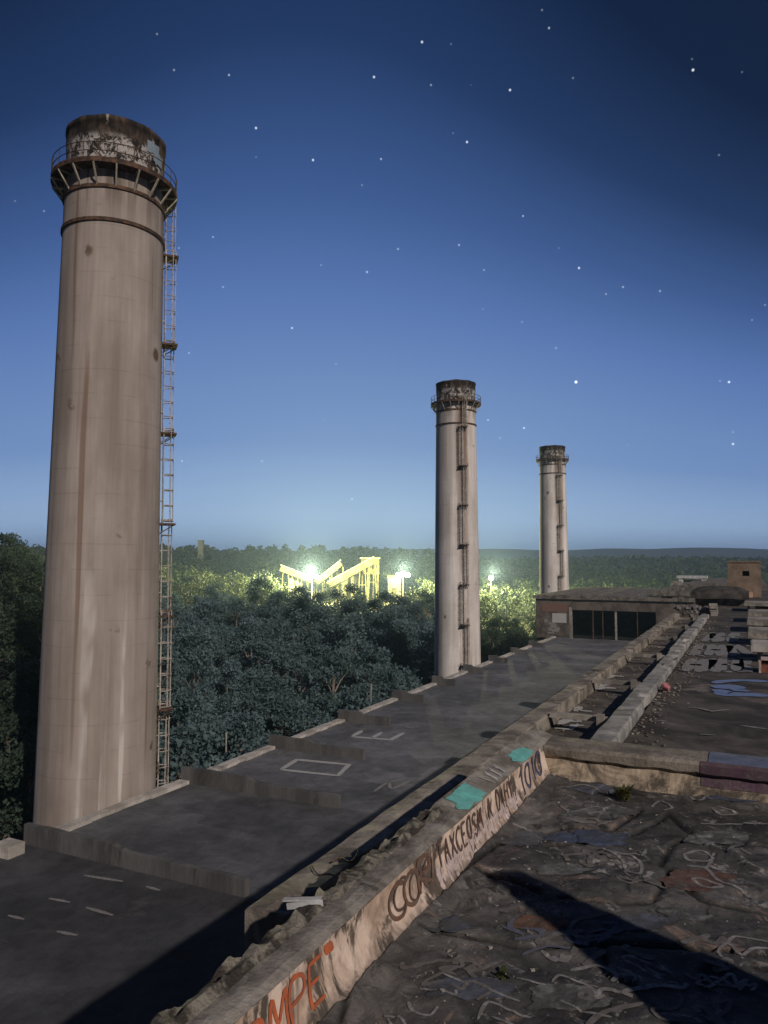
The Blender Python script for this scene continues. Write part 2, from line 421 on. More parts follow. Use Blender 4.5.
P_WHITE,P_CHALK,P_BLUE,P_NAVY,P_TURQ,P_BROWN,P_RUSTB,P_ORANGE,P_PINK,P_PURPLE = [q.m for q in (P_WHITE,P_CHALK,P_BLUE,P_NAVY,P_TURQ,P_BROWN,P_RUSTB,P_ORANGE,P_PINK,P_PURPLE)]

# ------------------------------------------------------------------ ground and hills
def gz(x, y):
    x = np.asarray(x, float); y = np.asarray(y, float)
    d = np.hypot(x, y); az = np.degrees(np.arctan2(x, y))
    mid = np.interp(d, [0,45,70,190,300,420,700,950,1400,1800,2300,2800,3900], [0,0,2,10.5,19,20,33,34,24,22,30,78,78])
    rgt = np.interp(d, [0,60,200,350,600,1000,1400,1800,2300,2800,3900], [0,0,4,10,16,28,24,22,30,78,78])
    lef = np.interp(d, [0,50,80,120,300,700,950,1400,1900,2800,3900], [0,2,13,24,26,33,34,26,30,80,80])
    s = np.clip((az-2)/8, 0, 1); s = s*s*(3-2*s)
    l = np.clip((-az-20)/6, 0, 1)*np.clip((110-np.abs(az))/20, 0, 1)
    h = mid*(1-s)+rgt*s; h = h*(1-l)+lef*l
    h = h+np.clip(d-150, 0, 600)/600*14*fbm(x/160, y/160, 3)
    far = np.clip((d-2000)/800, 0, 1)
    h = h+far*(22*fbm(az/7.0+3, d*0+.5, 4)+5*np.sin(np.radians(az*4+40)))
    return h
def build_ground():
    rad = np.concatenate([[0.01], np.geomspace(12, 900, 70), np.geomspace(960, 3900, 34)])
    na = 220; ang = np.linspace(-math.pi, math.pi, na, endpoint=False)
    m = MB(); vs = []
    R, A = np.meshgrid(rad, ang, indexing='ij'); X = R*np.sin(A); Y = R*np.cos(A); Zz = gz(X, Y)
    vs = np.stack([X, Y, Zz], -1).reshape(-1, 3)
    fs = [(i*na+k, (i+1)*na+k, (i+1)*na+(k+1)%na, i*na+(k+1)%na) for i in range(len(rad)-1) for k in range(na)]
    m.v = [tuple(p) for p in vs.tolist()]; m.f = fs
    single('ground', m, M_GROUND, kind='structure', smooth=True)
build_ground()

# ------------------------------------------------------------------ lower hall
U_END = 137.0; VL = -32.7; VR = -3.30; HL = 14.0
hall = root('turbine_hall', B(60, -18, ZC), 'long lower hall with a flat dark roof of stepped bays below the chimneys', 'building')
hall.location = B(60, -18, ZC)
m = MB(); m.ubox(-30, U_END, VL, VR-.01, HL+.3, ZC+1); part('wall', m, M_WALL, hall)
# roof sheet, gently uneven
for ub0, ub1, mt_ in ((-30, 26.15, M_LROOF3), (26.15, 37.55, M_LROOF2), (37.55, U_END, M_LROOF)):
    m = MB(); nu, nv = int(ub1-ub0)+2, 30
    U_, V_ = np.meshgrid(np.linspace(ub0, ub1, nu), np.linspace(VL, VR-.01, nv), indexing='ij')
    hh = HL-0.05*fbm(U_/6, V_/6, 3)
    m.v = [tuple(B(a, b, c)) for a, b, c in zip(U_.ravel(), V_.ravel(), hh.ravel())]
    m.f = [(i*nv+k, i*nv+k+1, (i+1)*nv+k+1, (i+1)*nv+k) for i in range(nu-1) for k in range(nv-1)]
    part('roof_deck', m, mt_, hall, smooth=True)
walls_u = [26.0, 37.4, 47.0, 57.5, 68.6, 79.0, 89.3, 99.5, 110, 120.5]
lens = [13.5, 11.5, 8, 5, 3.4, 2.8, 2.6, 2.6, 2.6, 2.6]
for i, (u, Ln) in enumerate(zip(walls_u, lens)):
    m = MB(); n = 14; q = []
    for k in range(n+1):
        f = k/n; v = VL-.02+Ln*f; h = (.95 if k < n*.5 else .72)+random.uniform(-.03,.03)
        q.append((v, h))
    for (v0,h0),(v1,h1) in zip(q[:-1], q[1:]):
        p = [B(u,v0,HL+.1),B(u,v1,HL+.1),B(u+.3,v1,HL+.1),B(u+.3,v0,HL+.1),B(u,v0,HL-h0),B(u,v1,HL-h1),B(u+.3,v1,HL-h1),B(u+.3,v0,HL-h0)]
        if v0 == q[0][0]: m.hexa(p)
        else: m.hexa(p)
    part('cross_wall', m, M_XWALL, hall)
ends = [-30]+walls_u+[U_END]
for a, b in zip(ends[:-1], ends[1:]):
    m = MB(); n = 10; a2 = a+.35; b2 = b-.05
    if a < 0: b2 = b-1.75
    for k in range(n):
        u0 = a2+(b2-a2)*k/n; u1 = a2+(b2-a2)*(k+1)/n-.012; w = .62+random.uniform(-.06,.1); h = .20+random.uniform(-.02,.02)
        m.ubox(u0, u1, VL-.05, VL+w, HL-h, HL+.15)
    part('coping', m, M_COPE, hall)
m = MB(); m.ubox(24.3, 25.2, VL-.05, VL+1.1, HL-.55, HL+.1); part('pier', m, M_COPE, hall)

def ribbon(mb, pts, w, nrm=None, lift=0.004):
    """flat paint stroke along world points; width lies in the plane with normal nrm"""
    pts = [np.array(p, float) for p in pts]
    nrm = np.array([0,0,1.]) if nrm is None else np.array(nrm, float)
    n = len(pts); L_ = []; R_ = []; ph_ = random.uniform(0,50)
    for i, p in enumerate(pts):
        t = pts[min(i+1,n-1)]-pts[max(i-1,0)]; t = t/(np.linalg.norm(t)+1e-9)
        s = np.cross(nrm, t); s = s/(np.linalg.norm(s)+1e-9)
        ww = w*(.62+.9*(float(fbm(np.array(ph_+i*.22), np.array(ph_), 3))+.5))/2; ww *= min(1, .45+.4*min(i, n-1-i))
        L_.append(p+s*ww+nrm*lift); R_.append(p-s*ww+nrm*lift)
    mb.add(L_+R_, [(n+i, n+i+1, i+1, i) for i in range(n-1)])
def dens(pts, step):
    out = [np.array(pts[0], float)]
    for a, b in zip(pts[:-1], pts[1:]):
        a = np.array(a, float); b = np.array(b, float); n = max(1, int(np.linalg.norm(b-a)/step))
        out += [a+(b-a)*k/n for k in range(1, n+1)]
    return out
def smooth_px(pts, n=6):                # Catmull-Rom through pixel points
    P = [pts[0]]+list(pts)+[pts[-1]]; out = []
    for i in range(1, len(P)-2):
        p0,p1,p2,p3 = [np.array(P[j], float) for j in (i-1,i,i+1,i+2)]
        for k in range(n):
            t = k/n; out.append(.5*((2*p1)+(-p0+p2)*t+(2*p0-5*p1+4*p2-p3)*t*t+(-p0+3*p1-3*p2+p3)*t**3))
    out.append(np.array(P[-2], float)); return out
def roofmark(lines, w, mat, H, parent, smooth=True, name='roof_marking'):
    mb = MB()
    for L in lines:
        pp = smooth_px(L) if smooth and len(L) > 2 else L
        ribbon(mb, dens([onH(a, b, H) for a, b in pp], .4), w, lift=.03)
    part(name, mb, mat, parent)
HM = HL-.0
roofmark([[(281,770),(297,760),(349,765),(338,776),(281,770)]], .38, P_WHITE, HM, hall, False)
roofmark([[(352,737),(391,740),(404,733)],[(352,737),(362,731)],[(372,738.5),(382,732.5)]], .42, P_WHITE, HM, hall, False)
roofmark([[(374,792),(388,783),(392,789),(410,781)],[(388,783),(400,780)]], .22, P_CHALK, HM, hall)
for L in ([(84,876),(123,882)],[(146,887),(160,891)],[(49,899),(70,903)],[(86,908),(113,916)],[(8,916),(24,920)],[(57,932),(77,936)]):
    roofmark([L], .20, P_CHALK, HM, hall, False)
roofmark([[(496,676),(512,674),(500,678)],[(505,672),(520,674)]], .4, P_CHALK, HM, hall)
roofmark([[(380,712),(430,714)]], .18, P_CHALK, HM, hall)

# ------------------------------------------------------------------ chimneys
ZT = ZC+27.4; ZD = ZC+24.0
def make_chimney(loc, rot, label):
    r = root('chimney', loc, label, 'chimney', 'tall concrete chimneys in a row')
    r.rotation_euler = (0, 0, rot)
    return r
def rad_at(z): return np.interp(z, [0, ZC-14, ZC, ZC+23.6, ZC+24], [3.80, 3.50, 3.36, 3.05, 3.05])
def build_chimney():
    r = make_chimney((0,0,0), 0, '')
    m = MB(); zs = np.linspace(-1, ZD+.4, 40)
    m.lathe([(rad_at(z), z) for z in zs], 96); part('shaft', m, M_CH, r, smooth=True, local=True)
    m = MB(); prof = [(3.05, ZD+.41)]+[(3.02-.03*math.sin(k), ZD+.4+(ZT-.35-ZD-.4)*k/6) for k in range(1,7)]+[(3.10,ZT-.3),(3.10,ZT),(2.7,ZT+.02),(2.6,ZT-3.0)]
    m.lathe(prof, 96)
    m.v = [(a*(1+.008*mnoise.noise(Vector((a,b,c)))), b*(1+.008*mnoise.noise(Vector((a,b,c)))), c+(.10*mnoise.noise(Vector((a*.9,b*.9,0))) if c > ZT-.1 else 0)) for a,b,c in m.v]
    cr_ = part('crown', m, M_CROWN, r, smooth=True, local=True)
    for zb in (ZC+22.9, ZC+20.8):
        m = MB(); q = rad_at(zb); m.lathe([(q-.02,zb-.11),(q+.10,zb-.11),(q+.10,zb+.11),(q-.02,zb+.11)], 96); part('steel_band', m, M_RUST, r, local=True)
    # gallery
    m = MB(); m.lathe([(3.04,ZD),(3.88,ZD),(3.88,ZD+.30),(3.04,ZD+.30)], 72, close=True)
    g = part('gallery_floor', m, M_RUST, r, local=True)
    m = MB()
    for k in range(24):
        a = 2*math.pi*k/24; c, s = math.cos(a), math.sin(a)
        m.bar((3.82*c,3.82*s,ZD+.2),(3.82*c,3.82*s,ZD+1.25),.05,.05)
    for h in (.72, 1.25):
        m.tube([(3.82*math.cos(2*math.pi*k/72),3.82*math.sin(2*math.pi*k/72),ZD+h) for k in range(73)], .03, 4, False)
    part('railing', m, M_RUST, r, local=True)
    for k in range(18):
        a = 2*math.pi*(k+.5)/18; c, s = math.cos(a), math.sin(a); m = MB()
        m.bar((3.86*c,3.86*s,ZD-.06),(3.04*c,3.04*s,ZD-1.15),.095,.095); m.bar((3.0*c,3.0*s,ZD-.06),(3.86*c,3.86*s,ZD-.06),.09,.09)
        part('bracket', m, M_BRACKET, r, local=True)
    # ladder in staggered runs with rest landings, on +X
    lad = MB(); cage = MB(); z0 = ZC-34; runs = []
    zz = z0; i = 0
    zl = [ZC-33+5.9*k for k in range(11)]
    for i, zb in enumerate(zl[:-1]):
        zt = min(zl[i+1]+.4, ZD+1.1); oy = .30 if i % 2 else -.30
        if zb > ZD: break
        def X(z): return float(rad_at(z))+.15
        for sy in (-.24, .24):
            lad.bar((X(zb),oy+sy,zb),(X(zt),oy+sy,zt),.08,.07)
        z = zb+.2
        while z < zt-.1:
            lad.bar((X(z),oy-.24,z),(X(z),oy+.24,z),.035,.035); z += .32
        z = zb+.2
        while z < zt:
            pts = []
            for k in range(11):
                a = -math.pi/2+math.pi*k/10; pts.append((X(z)+.05+.62*math.cos(a)**.8 if abs(math.cos(a)) > 1e-6 else X(z)+.05, oy+.40*math.sin(a), z))
            cage.tube(pts, .036, 4); z += 1.0
        for a in (-.95, -.4, .4, .95):
            dx = .05+.62*max(math.cos(a),0)**.8; dy = .40*math.sin(a)
            cage.bar((X(zb+.2)+dx,oy+dy,zb+.2),(X(zt)+dx,oy+dy,zt),.045,.035)
        for z in (zb+1.5, zb+4.2):
            for sy in (-.24,.24): lad.bar((X(z)-.32,oy+sy,z),(X(z),oy+sy,z),.05,.05)
    M_LAD = rough_mat('faded_ladder_paint', (.27,.235,.20), (.44,.40,.36), (.13,.075,.05), 1.2, None, 14, .6, .2).m
    lo = part('ladder', lad, M_LAD, r, local=True); part('safety_cage', cage, M_LAD, lo, local=True)
    for zb in zl[1:]:
        if zb > ZD-.5: break
        q = float(rad_at(zb)); m = MB(); m.box(q-.05,q+.95,-.62,.62,zb-.06,zb+.06)
        m.bar((q,-.5,zb-.6),(q+.85,-.5,zb-.05),.06,.06); m.bar((q,.5,zb-.6),(q+.85,.5,zb-.05),.06,.06)
        part('landing', m, M_RUST, r, local=True)
    return r, cr_
def copy_tree(o, parent=None):
    c = o.copy(); COL.objects.link(c)
    if parent: c.parent = parent
    for ch in list(o.children): copy_tree(ch, c)
    return c
ch1, crown1 = build_chimney()
spots = [(-.381*46.7, 46.7, math.radians(90-69)), (.0982*113.5, 113.5, math.radians(90-168.6)), (.2290*177, 177, math.radians(90-166))]
ch2 = copy_tree(ch1); ch3 = copy_tree(ch1)
for o, (cx, cy, rz), lab in zip((ch1, ch2, ch3), spots, (
    'nearest concrete chimney, brownish, its caged ladder running down the right edge',
    'middle concrete chimney, pale grey, with a rusty ladder on its front',
    'farthest concrete chimney, rising behind the building with the dark opening')):
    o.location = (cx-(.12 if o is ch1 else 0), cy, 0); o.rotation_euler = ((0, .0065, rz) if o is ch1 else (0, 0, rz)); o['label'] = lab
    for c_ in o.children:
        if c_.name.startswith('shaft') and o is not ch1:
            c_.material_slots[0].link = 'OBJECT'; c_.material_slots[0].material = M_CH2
# pale blue paint patch on the first crown
m = MB(); pts = []
a0 = math.radians(180+21+42)-0
def cyl(ang, z, rr): return (rr*math.cos(ang), rr*math.sin(ang), z)
base_ang = math.atan2(-46.7, .383*46.7)-spots[0][2]      # towards the camera, in chimney axes
for (da0, da1, za, zb) in ((.62,.98,ZT-1.5,ZT-.75),(.80,1.12,ZT-2.0,ZT-1.3)):
    n = 6
    for k in range(n):
        a, b = base_ang+da0+(da1-da0)*k/n, base_ang+da0+(da1-da0)*(k+1)/n
        j = random.uniform(-.12,.12); m.add([cyl(a,za+j,3.075),cyl(b,za+j,3.075),cyl(b,zb+j,3.075),cyl(a,zb+j,3.075)],[(0,1,2,3)])
part('graffiti', m, flat_paint('faded_sky_blue_paint', (.28,.38,.46), .5).m, crown1, local=True)

# ------------------------------------------------------------------ end building with the dark opening
eb = root('end_building', B(U_END, -20, HL), 'low building with a wide dark opening at the far end of the lower roof', 'building')
ua = U_END; HB = HL+.1
p_l = onH(536,640,HL); v_l = UV(p_l)[1]
def vpx(px, py=636): return UV(onH(px, py, HL))[1]
ux = lambda px: vpx(px)
def vat(px, py, u):
    r = ray(px, py); t = u/(r[0]*ST+r[1]*CT); return (r[0]*CT-r[1]*ST)*t, -r[2]*t
v0 = vat(536,620,ua)[0]; v1 = VR+6; vo0 = vat(572,620,ua)[0]; vo1 = vat(656,620,ua)[0]
H0 = vat(600,600,ua)[1]
m = MB(); m.ubox(ua, ua+.6, v0, vo0, H0, HB); m.ubox(ua, ua+.6, vo1, v1, H0, HB)
m.ubox(ua+.002, ua+.6, vo0, vo1, H0, H0+1.9)
m.ubox(ua+.6, ua+45, v0, v0+.5, H0, ZC); m.ubox(ua+.6, ua+45, v1-.5, v1, H0, HB); m.ubox(ua+44.4, ua+45, v0+.5, v1-.5, H0, ZC)
part('wall', m, rough_mat('grimy_brick_wall', (.075,.06,.052), (.145,.118,.10), (.05,.043,.038), .5, None, 7).m, eb)
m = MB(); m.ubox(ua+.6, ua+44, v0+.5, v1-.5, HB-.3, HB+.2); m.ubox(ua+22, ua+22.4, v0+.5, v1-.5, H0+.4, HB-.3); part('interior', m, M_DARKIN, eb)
m = MB(); n = 40
for k in range(n):
    a = v0-.4+(v1-v0+.4)*k/n; b = v0-.4+(v1-v0+.4)*(k+1)/n-.01; j = random.uniform(0,.35)
    m.ubox(ua-.35-random.uniform(0,.1), ua+46, a, b, H0-.5-j, H0-.003)
part('roof_slab', m, M_CONCD, eb)
m = MB(); m.ubox(ua-.03, ua+.25, vo0-.5, vo0+.01, H0+1.4, HB); part('frame', m, M_CONC, eb)
Hr_ = vat(690,583,ua)[1]; vr0 = vat(652,590,ua)[0]
m = MB(); n = 14
for k in range(n):
    a = vr0+(v1-vr0)*k/n; b = vr0+(v1-vr0)*(k+1)/n-.01; m.ubox(ua+.05, ua+40, a, b, Hr_+random.uniform(-.1,.35)+(1.4*(1-k/5) if k < 5 else 0), H0-.9)
part('raised_parapet', m, M_CONCD, eb)
for f_, w_ in ((.25,.18),(.37,.14),(.52,.34),(.78,.12)):
    v = vo0+(vo1-vo0)*f_; m = MB(); m.ubox(ua+.15, ua+.35, v, v+w_, H0+1.9, HB); part('mullion', m, M_RUST if w_ < .3 else M_PALESTEEL, eb)
m = MB(); m.ubox(ua-.02, ua-.004, v0+1.2, vo0-.8, H0+.8, H0+2.3); part('graffiti', m, flat_paint('faded_red_paint', (.22,.10,.08), .5).m, eb)
m = MB()
for q in range(9):
    v = random.uniform(v0+1.5,vo0-2); h = random.uniform(H0+4.2,H0+6.4); w = random.uniform(.5,1.3)
    m.ubox(ua-.03-.002*q, ua-.006, v, v+w, h-random.uniform(.3,.7), h); part('graffiti', m, P_CHALK, eb); m = MB()
m.ubox(ua-.05, ua-.006, vo0-3.6, vo0-1.0, H0+2.6, H0+4.3)
part('graffiti', m, P_WHITE, eb)

# ------------------------------------------------------------------ upper building
up = root('boiler_house', B(30, 6, ZC), 'tall upper building whose graffiti covered roof fills the foreground', 'building')
HR = 2.0; UE = 7.03; VI = -1.775; HT = 1.725
HG = 2.68; HBm = 2.45; HD = 2.52
V_OUT = -1.342*HBm; VBL, VBR = -1.97, -1.64
# mass of the building
m = MB(); m.ubox(UE+.3, 75, V_OUT+.02, 26, HG+.1, ZC+1); m.ubox(-12, UE+.3, -2.13, 26, HR+.3, ZC+1)
part('wall', m, M_WALL, up)
# gutter floor
def strip(mb, u0, u1, v0, v1, H, du, dv, amp, sc, fn=None):
    nu = int((u1-u0)/du)+2; nv = int((v1-v0)/dv)+2
    U_, V_ = np.meshgrid(np.linspace(u0,u1,nu), np.linspace(v0,v1,nv), indexing='ij')
    Hh = H-amp*2*fbm(U_/sc, V_/sc, 5)
    if fn is not None: Hh = fn(U_, V_, Hh)
    mb.add([B(a,b,c) for a,b,c in zip(U_.ravel(),V_.ravel(),Hh.ravel())],
           [(i*nv+k, i*nv+k+1, (i+1)*nv+k+1, (i+1)*nv+k) for i in range(nu-1) for k in range(nv-1)])
    return mb
m = MB(); strip(m, 4.4, 38, V_OUT+.25, VBL, HG, .12, .10, .008, .5); part('gutter_floor', m, rough_mat('gutter_silt', (.055,.047,.040), (.13,.112,.095), (.20,.175,.15), 2.2, None, 16).m, up)
m = MB(); m.ubox(4.4, UE+.3, V_OUT+.25, -2.10, HG+.05, ZC); part('wall', m, M_WALL, up)
# outer ledge: cast in lengths, with worn edges
def worn_bar(mb, u0, u1, v0, v1, Ht, Hb, du=.12, jit=.02, seed=0):
    n = max(2, int((u1-u0)/du)); us = np.linspace(u0, u1, n+1)
    prof = [(v0,Hb),(v0,Ht+.03),(v0+.03,Ht),((v0+v1)/2,Ht-.006),(v1-.03,Ht),(v1,Ht+.03),(v1,Hb)]
    vs = []
    for i, u in enumerate(us):
        for k, (v, h) in enumerate(prof):
            jj = jit if 0 < k < len(prof)-1 else 0
            e = fbm(np.array(u*3+seed), np.array(v*9.+k), 4)
            e2 = fbm(np.array(u*3+seed+50), np.array(v*9.+k), 4)
            chip = max(0, fbm(np.array(u*1.3+seed*3), np.array(k*5.), 3)-.12)*4 if k in (1,2,4,5) else 0
            vs.append(B(u, v+jj*2*float(e)+(chip*.12*(1 if k < 3 else -1)), h+jj*2*float(e2)+chip*.12))
    k = len(prof)
    mb.add(vs, [(i*k+j, i*k+j+1, (i+1)*k+j+1, (i+1)*k+j) for i in range(n) for j in range(k-1)]+[tuple(range(k)), tuple(n*k+j for j in range(k-1,-1,-1))])
us = [4.45, 8.6, 12.7, 16.8, 20.9, 25.0, 29.1, 33.2, 37.4]
for i, (a, b) in enumerate(zip(us[:-1], us[1:])):
    m = MB(); worn_bar(m, a, b-.015, V_OUT, V_OUT+.35, HBm, HG+.2, seed=i*7); part('edge_ledge', m, M_LEDGE, up)
# right hand kerb beam, broken into lengths
us2 = [UE+.41, 13.6, 14.0, 19.2, 19.35, 26.5, 26.7, 34.5]
for a, b, dh in ((UE+.42, 15.2, 0), (15.25, 21.5, .03), (21.55, 28, -.02), (28.05, 36.5, .02)):
    m = MB(); worn_bar(m, a, b, VBL, VBR, HBm-.1+dh, HG+.2, seed=a*3); part('kerb_beam', m, rough_mat('grey_kerb_concrete', (.17,.165,.155), (.34,.325,.30), (.09,.085,.08), 1.8, None, 15).m if a < 8 else bpy.data.materials['grey_kerb_concrete'], up)
for u in (11.9, 15.6, 20.3, 25.0, 29.6, 34.0):
    m = MB(); worn_bar(m, u, u+.13, V_OUT+.36, VBL-.01, HBm-.04, HBm+.03, .08, .008, u); part('cross_beam', m, M_CONC, up)
    m = MB(); m.ubox(u-.12, u-.01, VBL-.19, VBL-.08, HBm-.10, HG+.1); part('post', m, M_CONC, up)
# deck to the right
m = MB(); strip(m, UE+.36, 72, VBR+.01, 5.0, HD, .20, .14, .018, .7); strip(m, UE+.35, 72, 5.0, 26, HD, .8, .8, .018, .7)
part('roof_deck', m, rough_mat('dirty_upper_deck', (.042,.037,.033), (.105,.092,.080), (.20,.175,.15), 1.1, None, 17).m, up)

# near roof membrane with cracks
CR = [[(420,928),(470,938),(520,947),(570,948),(620,945),(700,952),(768,958)],
      [(545,848),(600,842),(648,826),(668,812)],[(655,898),(668,880),(672,868),(700,900),(768,915)],
      [(560,900),(640,905),(655,898)],[(340,1024),(352,985),(372,958),(390,945)],[(390,945),(405,925),(430,905),(470,868),(500,845)],
      [(500,845),(560,828),(610,828),(640,808)],[(600,935),(606,960),(606,975),(640,990)],[(668,812),(700,838),(768,850)],
      [(470,868),(540,895)],[(660,866),(672,845),(690,836)]]
crp = []
for L in CR:
    for q in dens([onH(a,b,HR)[:2] for a,b in smooth_px(L)], .015): crp.append(UV(q))
crp = np.array(crp)
# more cracks out of the frame, so that the roof goes on
for k in range(10):
    u0 = random.uniform(-2,6); v0_ = random.uniform(.8,5); a = random.uniform(0,6.28)
    pts = []
    for i in range(90):
        a += random.uniform(-.25,.25); u0 += .02*math.cos(a); v0_ += .02*math.sin(a); pts.append((u0,v0_))
    crp = np.vstack([crp, np.array(pts)])
from mathutils.kdtree import KDTree
kd = KDTree(len(crp))
for i, (a, b) in enumerate(crp): kd.insert((a, b, 0), i)
kd.balance()
V0R, V1R, U0R, U1R = -1.70, 6.0, -3.0, UE-.0
def roof_h(u, v):
    """height above the nominal near roof"""
    u = np.asarray(u, float); v = np.asarray(v, float)
    w = fbm(u*1.7+9, v*1.7+4, 3)
    h = .040*fbm(u*1.0, v*1.0, 3)+.030*fbm(u*7, v*7, 5)
    patch = fbm(u*1.4+30+w, v*1.4+60-w, 3)
    e_ = .05*fbm(u*11, v*11, 4); h = h+.010*np.clip((patch+e_-.05)/.012, 0, 1)-.012*np.clip((-patch+e_-.09)/.012, 0, 1)+.008*np.clip((fbm(u*2.3+11, v*2.3+7, 3)+e_-.10)/.012, 0, 1)      # torn layers
    return h
nu = 470; nv = 330
U_, V_ = np.meshgrid(np.linspace(U0R,U1R,nu), V0R+(V1R-V0R)*np.linspace(0,1,nv)**1.35, indexing='ij')
hh = roof_h(U_, V_)
ck = np.zeros_like(hh)
wv = .5+1.4*np.clip(fbm(U_*6, V_*6, 3)+.5, 0, 1)
for i in range(nu):
    for k in range(nv):
        if U_[i,k] < -1: continue
        d = kd.find((U_[i,k], V_[i,k], 0))[2]
        if d < .09:
            ck[i,k] = max(0, 1-d/(.024*wv[i,k]))
            hh[i,k] += .002*math.exp(-((d-.05)/.02)**2)
hh = hh-.025*np.clip(ck,0,1)
edge = np.clip((V_-V0R)/.12, 0, 1); hh = hh+(1-edge)*.03
m = MB(); m.v = [tuple(B(a,b,HR-c)) for a,b,c in zip(U_.ravel(),V_.ravel(),hh.ravel())]
m.f = [(i*nv+k, i*nv+k+1, (i+1)*nv+k+1, (i+1)*nv+k) for i in range(nu-1) for k in range(nv-1)]
nr = part('roof_membrane', m, M_NROOF, up, smooth=True)
at = nr.data.attributes.new('crack', 'FLOAT', 'POINT'); at.data.foreach_set('value', np.clip(ck.ravel()*1.2,0,.9).astype(np.float32))
m = MB(); m.ubox(-12, U0R, -1.70, 26, HR, HR+.3); m.ubox(U0R, UE, V1R, 26, HR, HR+.3); part('roof_membrane', m, M_NROOF, up)

def onroof(px, py):                     # settle a paint point onto the uneven membrane
    p = onH(px, py, HR)
    for _ in range(3):
        u, v = UV(p); h = float(roof_h(u, v)); p = onH(px, py, HR-h)
    return p
P_GREYT = flat_paint('faded_grey_tag', (.19,.182,.178), .75, 16).m; P_BSTAIN2 = flat_paint('faded_blue_tag', (.11,.13,.21), .6, 16).m
def scrawl(lines, w, mat, name='graffiti', label=None):
    mb = MB()
    for L in lines:
        pp = dens([onH(a,b,HR) for a,b in smooth_px(L)], .012)
        out = []
        for q in pp:
            u, v = UV(q); u += .010*float(fbm(np.array(u*20),np.array(v*20),2)); out.append(B(u, v, HR-float(roof_h(u,v))))
        ribbon(mb, out, w, lift=.005)
    return part(name, mb, mat, up, label=label)
scrawl([[(600,849),(612,856),(622,862),(628,872),(640,876),(641,866),(632,860),(618,858)],[(612,856),(640,858),(646,850)]], .022, P_CHALK)
scrawl([[(684,852),(706,850),(712,858),(690,858),(684,852)],[(686,866),(706,868),(718,880),(740,890),(754,899)],[(706,868),(714,852)],[(692,880),(708,888),(722,886),(700,878),(692,880)]], .024, P_CHALK)
scrawl([[(718,955),(728,947),(742,960),(752,952),(768,950)],[(728,947),(736,940),(768,944)],[(718,955),(722,962)]], .018, P_CHALK)
scrawl([[(690,797),(700,801),(712,796),(724,798),(740,799),(756,802)],[(712,808),(722,814),(736,812),(716,806)],[(700,822),(740,823),(768,824)],[(694,794),(686,792)]], .026, P_CHALK)
scrawl([[(652,806),(660,799),(672,806),(664,810)],[(560,806),(572,812),(592,808),(604,810),(588,814)],[(560,818),(590,824),(612,820)]], .020, P_CHALK)
scrawl([[(384,1018),(400,1020),(408,1034)],[(388,1020),(392,1030)],[(408,1005),(414,1014),(430,1018),(438,1010)],[(420,990),(438,994),(454,1000),(456,994)],[(442,976),(462,984),(468,988)]], .014, P_CHALK)
scrawl([[(478,1022),(484,1008),(492,1005),(510,1012),(532,1018)],[(484,988),(500,996),(520,1002)],[(516,980),(546,988)],[(492,1018),(520,1030)],[(552,985),(560,978),(575,984),(590,990),(600,1003)],[(560,1003),(586,1014),(612,1020)]], .015, P_CHALK)
scrawl([[(580,770),(600,768),(612,772)],[(556,790),(580,786),(600,790)],[(640,778),(650,770),(664,776),(656,782)]], .02, P_CHALK)
rt = random.Random(21)
for q in range(26):
    lines = []
    cx_, cy_ = rt.uniform(560,768) if q % 3 else rt.uniform(400,560), rt.uniform(775,1015)
    if q % 3 == 0: cy_ = rt.uniform(905,1015)
    if q % 3 == 0 and q > 9: continue
    sc_px = (cy_-562)/240.
    for l_ in range(rt.randint(1,3)):
        a_, b_ = cx_+rt.uniform(-22,22)*sc_px, cy_+rt.uniform(-7,7)*sc_px; L = [(a_,b_)]; dx_ = rt.choice((-1,1))
        for k_ in range(rt.randint(3,6)):
            a_ += rt.uniform(-6,17)*sc_px*dx_*rt.choice((1,1,1,-.8)); b_ += rt.uniform(-6,6)*sc_px; L.append((a_,b_))
        lines.append(L)
    scrawl(lines, rt.choice((.018,.026,.034)), rt.choice((P_CHALK,P_GREYT,P_GREYT,P_GREYT,P_GREYT,P_BSTAIN2)))
def blot(cx, cy, rx, ry, mat, name='paint_stain', n=40):
    mb = MB(); c = UV(onH(cx,cy,HR)); ring = []
    rings = 7; pts = []; n = 90; rings = 18
    sd_ = random.uniform(0, 90)
    for k in range(n):
        a = 2*math.pi*k/n; s = 1+1.0*float(fbm(np.array(2.2*math.cos(a)+sd_), np.array(2.2*math.sin(a)+sd_), 4))
        e = UV(onH(cx+rx*math.cos(a)*s, cy+ry*math.sin(a)*s, HR))
        for r in range(rings+1):
            f = r/rings; u = c[0]+(e[0]-c[0])*f; v = c[1]+(e[1]-c[1])*f
            pts.append(B(u, v, HR-float(roof_h(u,v))-.004))
    fs = []
    for k in range(n):
        j = (k+1)%n
        for r in range(rings): fs.append((k*(rings+1)+r, j*(rings+1)+r, j*(rings+1)+r+1, k*(rings+1)+r+1))
    mb.add(pts, fs); part(name, mb, mat, up)
P_BSTAIN = rough_mat('faded_blue_stain', (.060,.068,.085), (.060,.075,.13), (.09,.088,.085), 5, None, 22).m
blot(586, 838, 42, 7, P_BSTAIN); blot(744, 797, 36, 7, P_BSTAIN); blot(556, 772, 16, 8, P_BSTAIN); blot(520,838,26,9,rough_mat('slate_stain', (.075,.075,.08), (.11,.11,.12), None, 5, None, 22).m)
P_FADED = rough_mat('faded_whitewash', (.075,.073,.072), (.155,.152,.152), (.085,.08,.076), 7, None, 26, lo=.45, hi=.6).m
P_SLATE = rough_mat('faded_blue_grey_wash', (.065,.066,.07), (.09,.098,.125), (.075,.072,.07), 6, None, 26).m
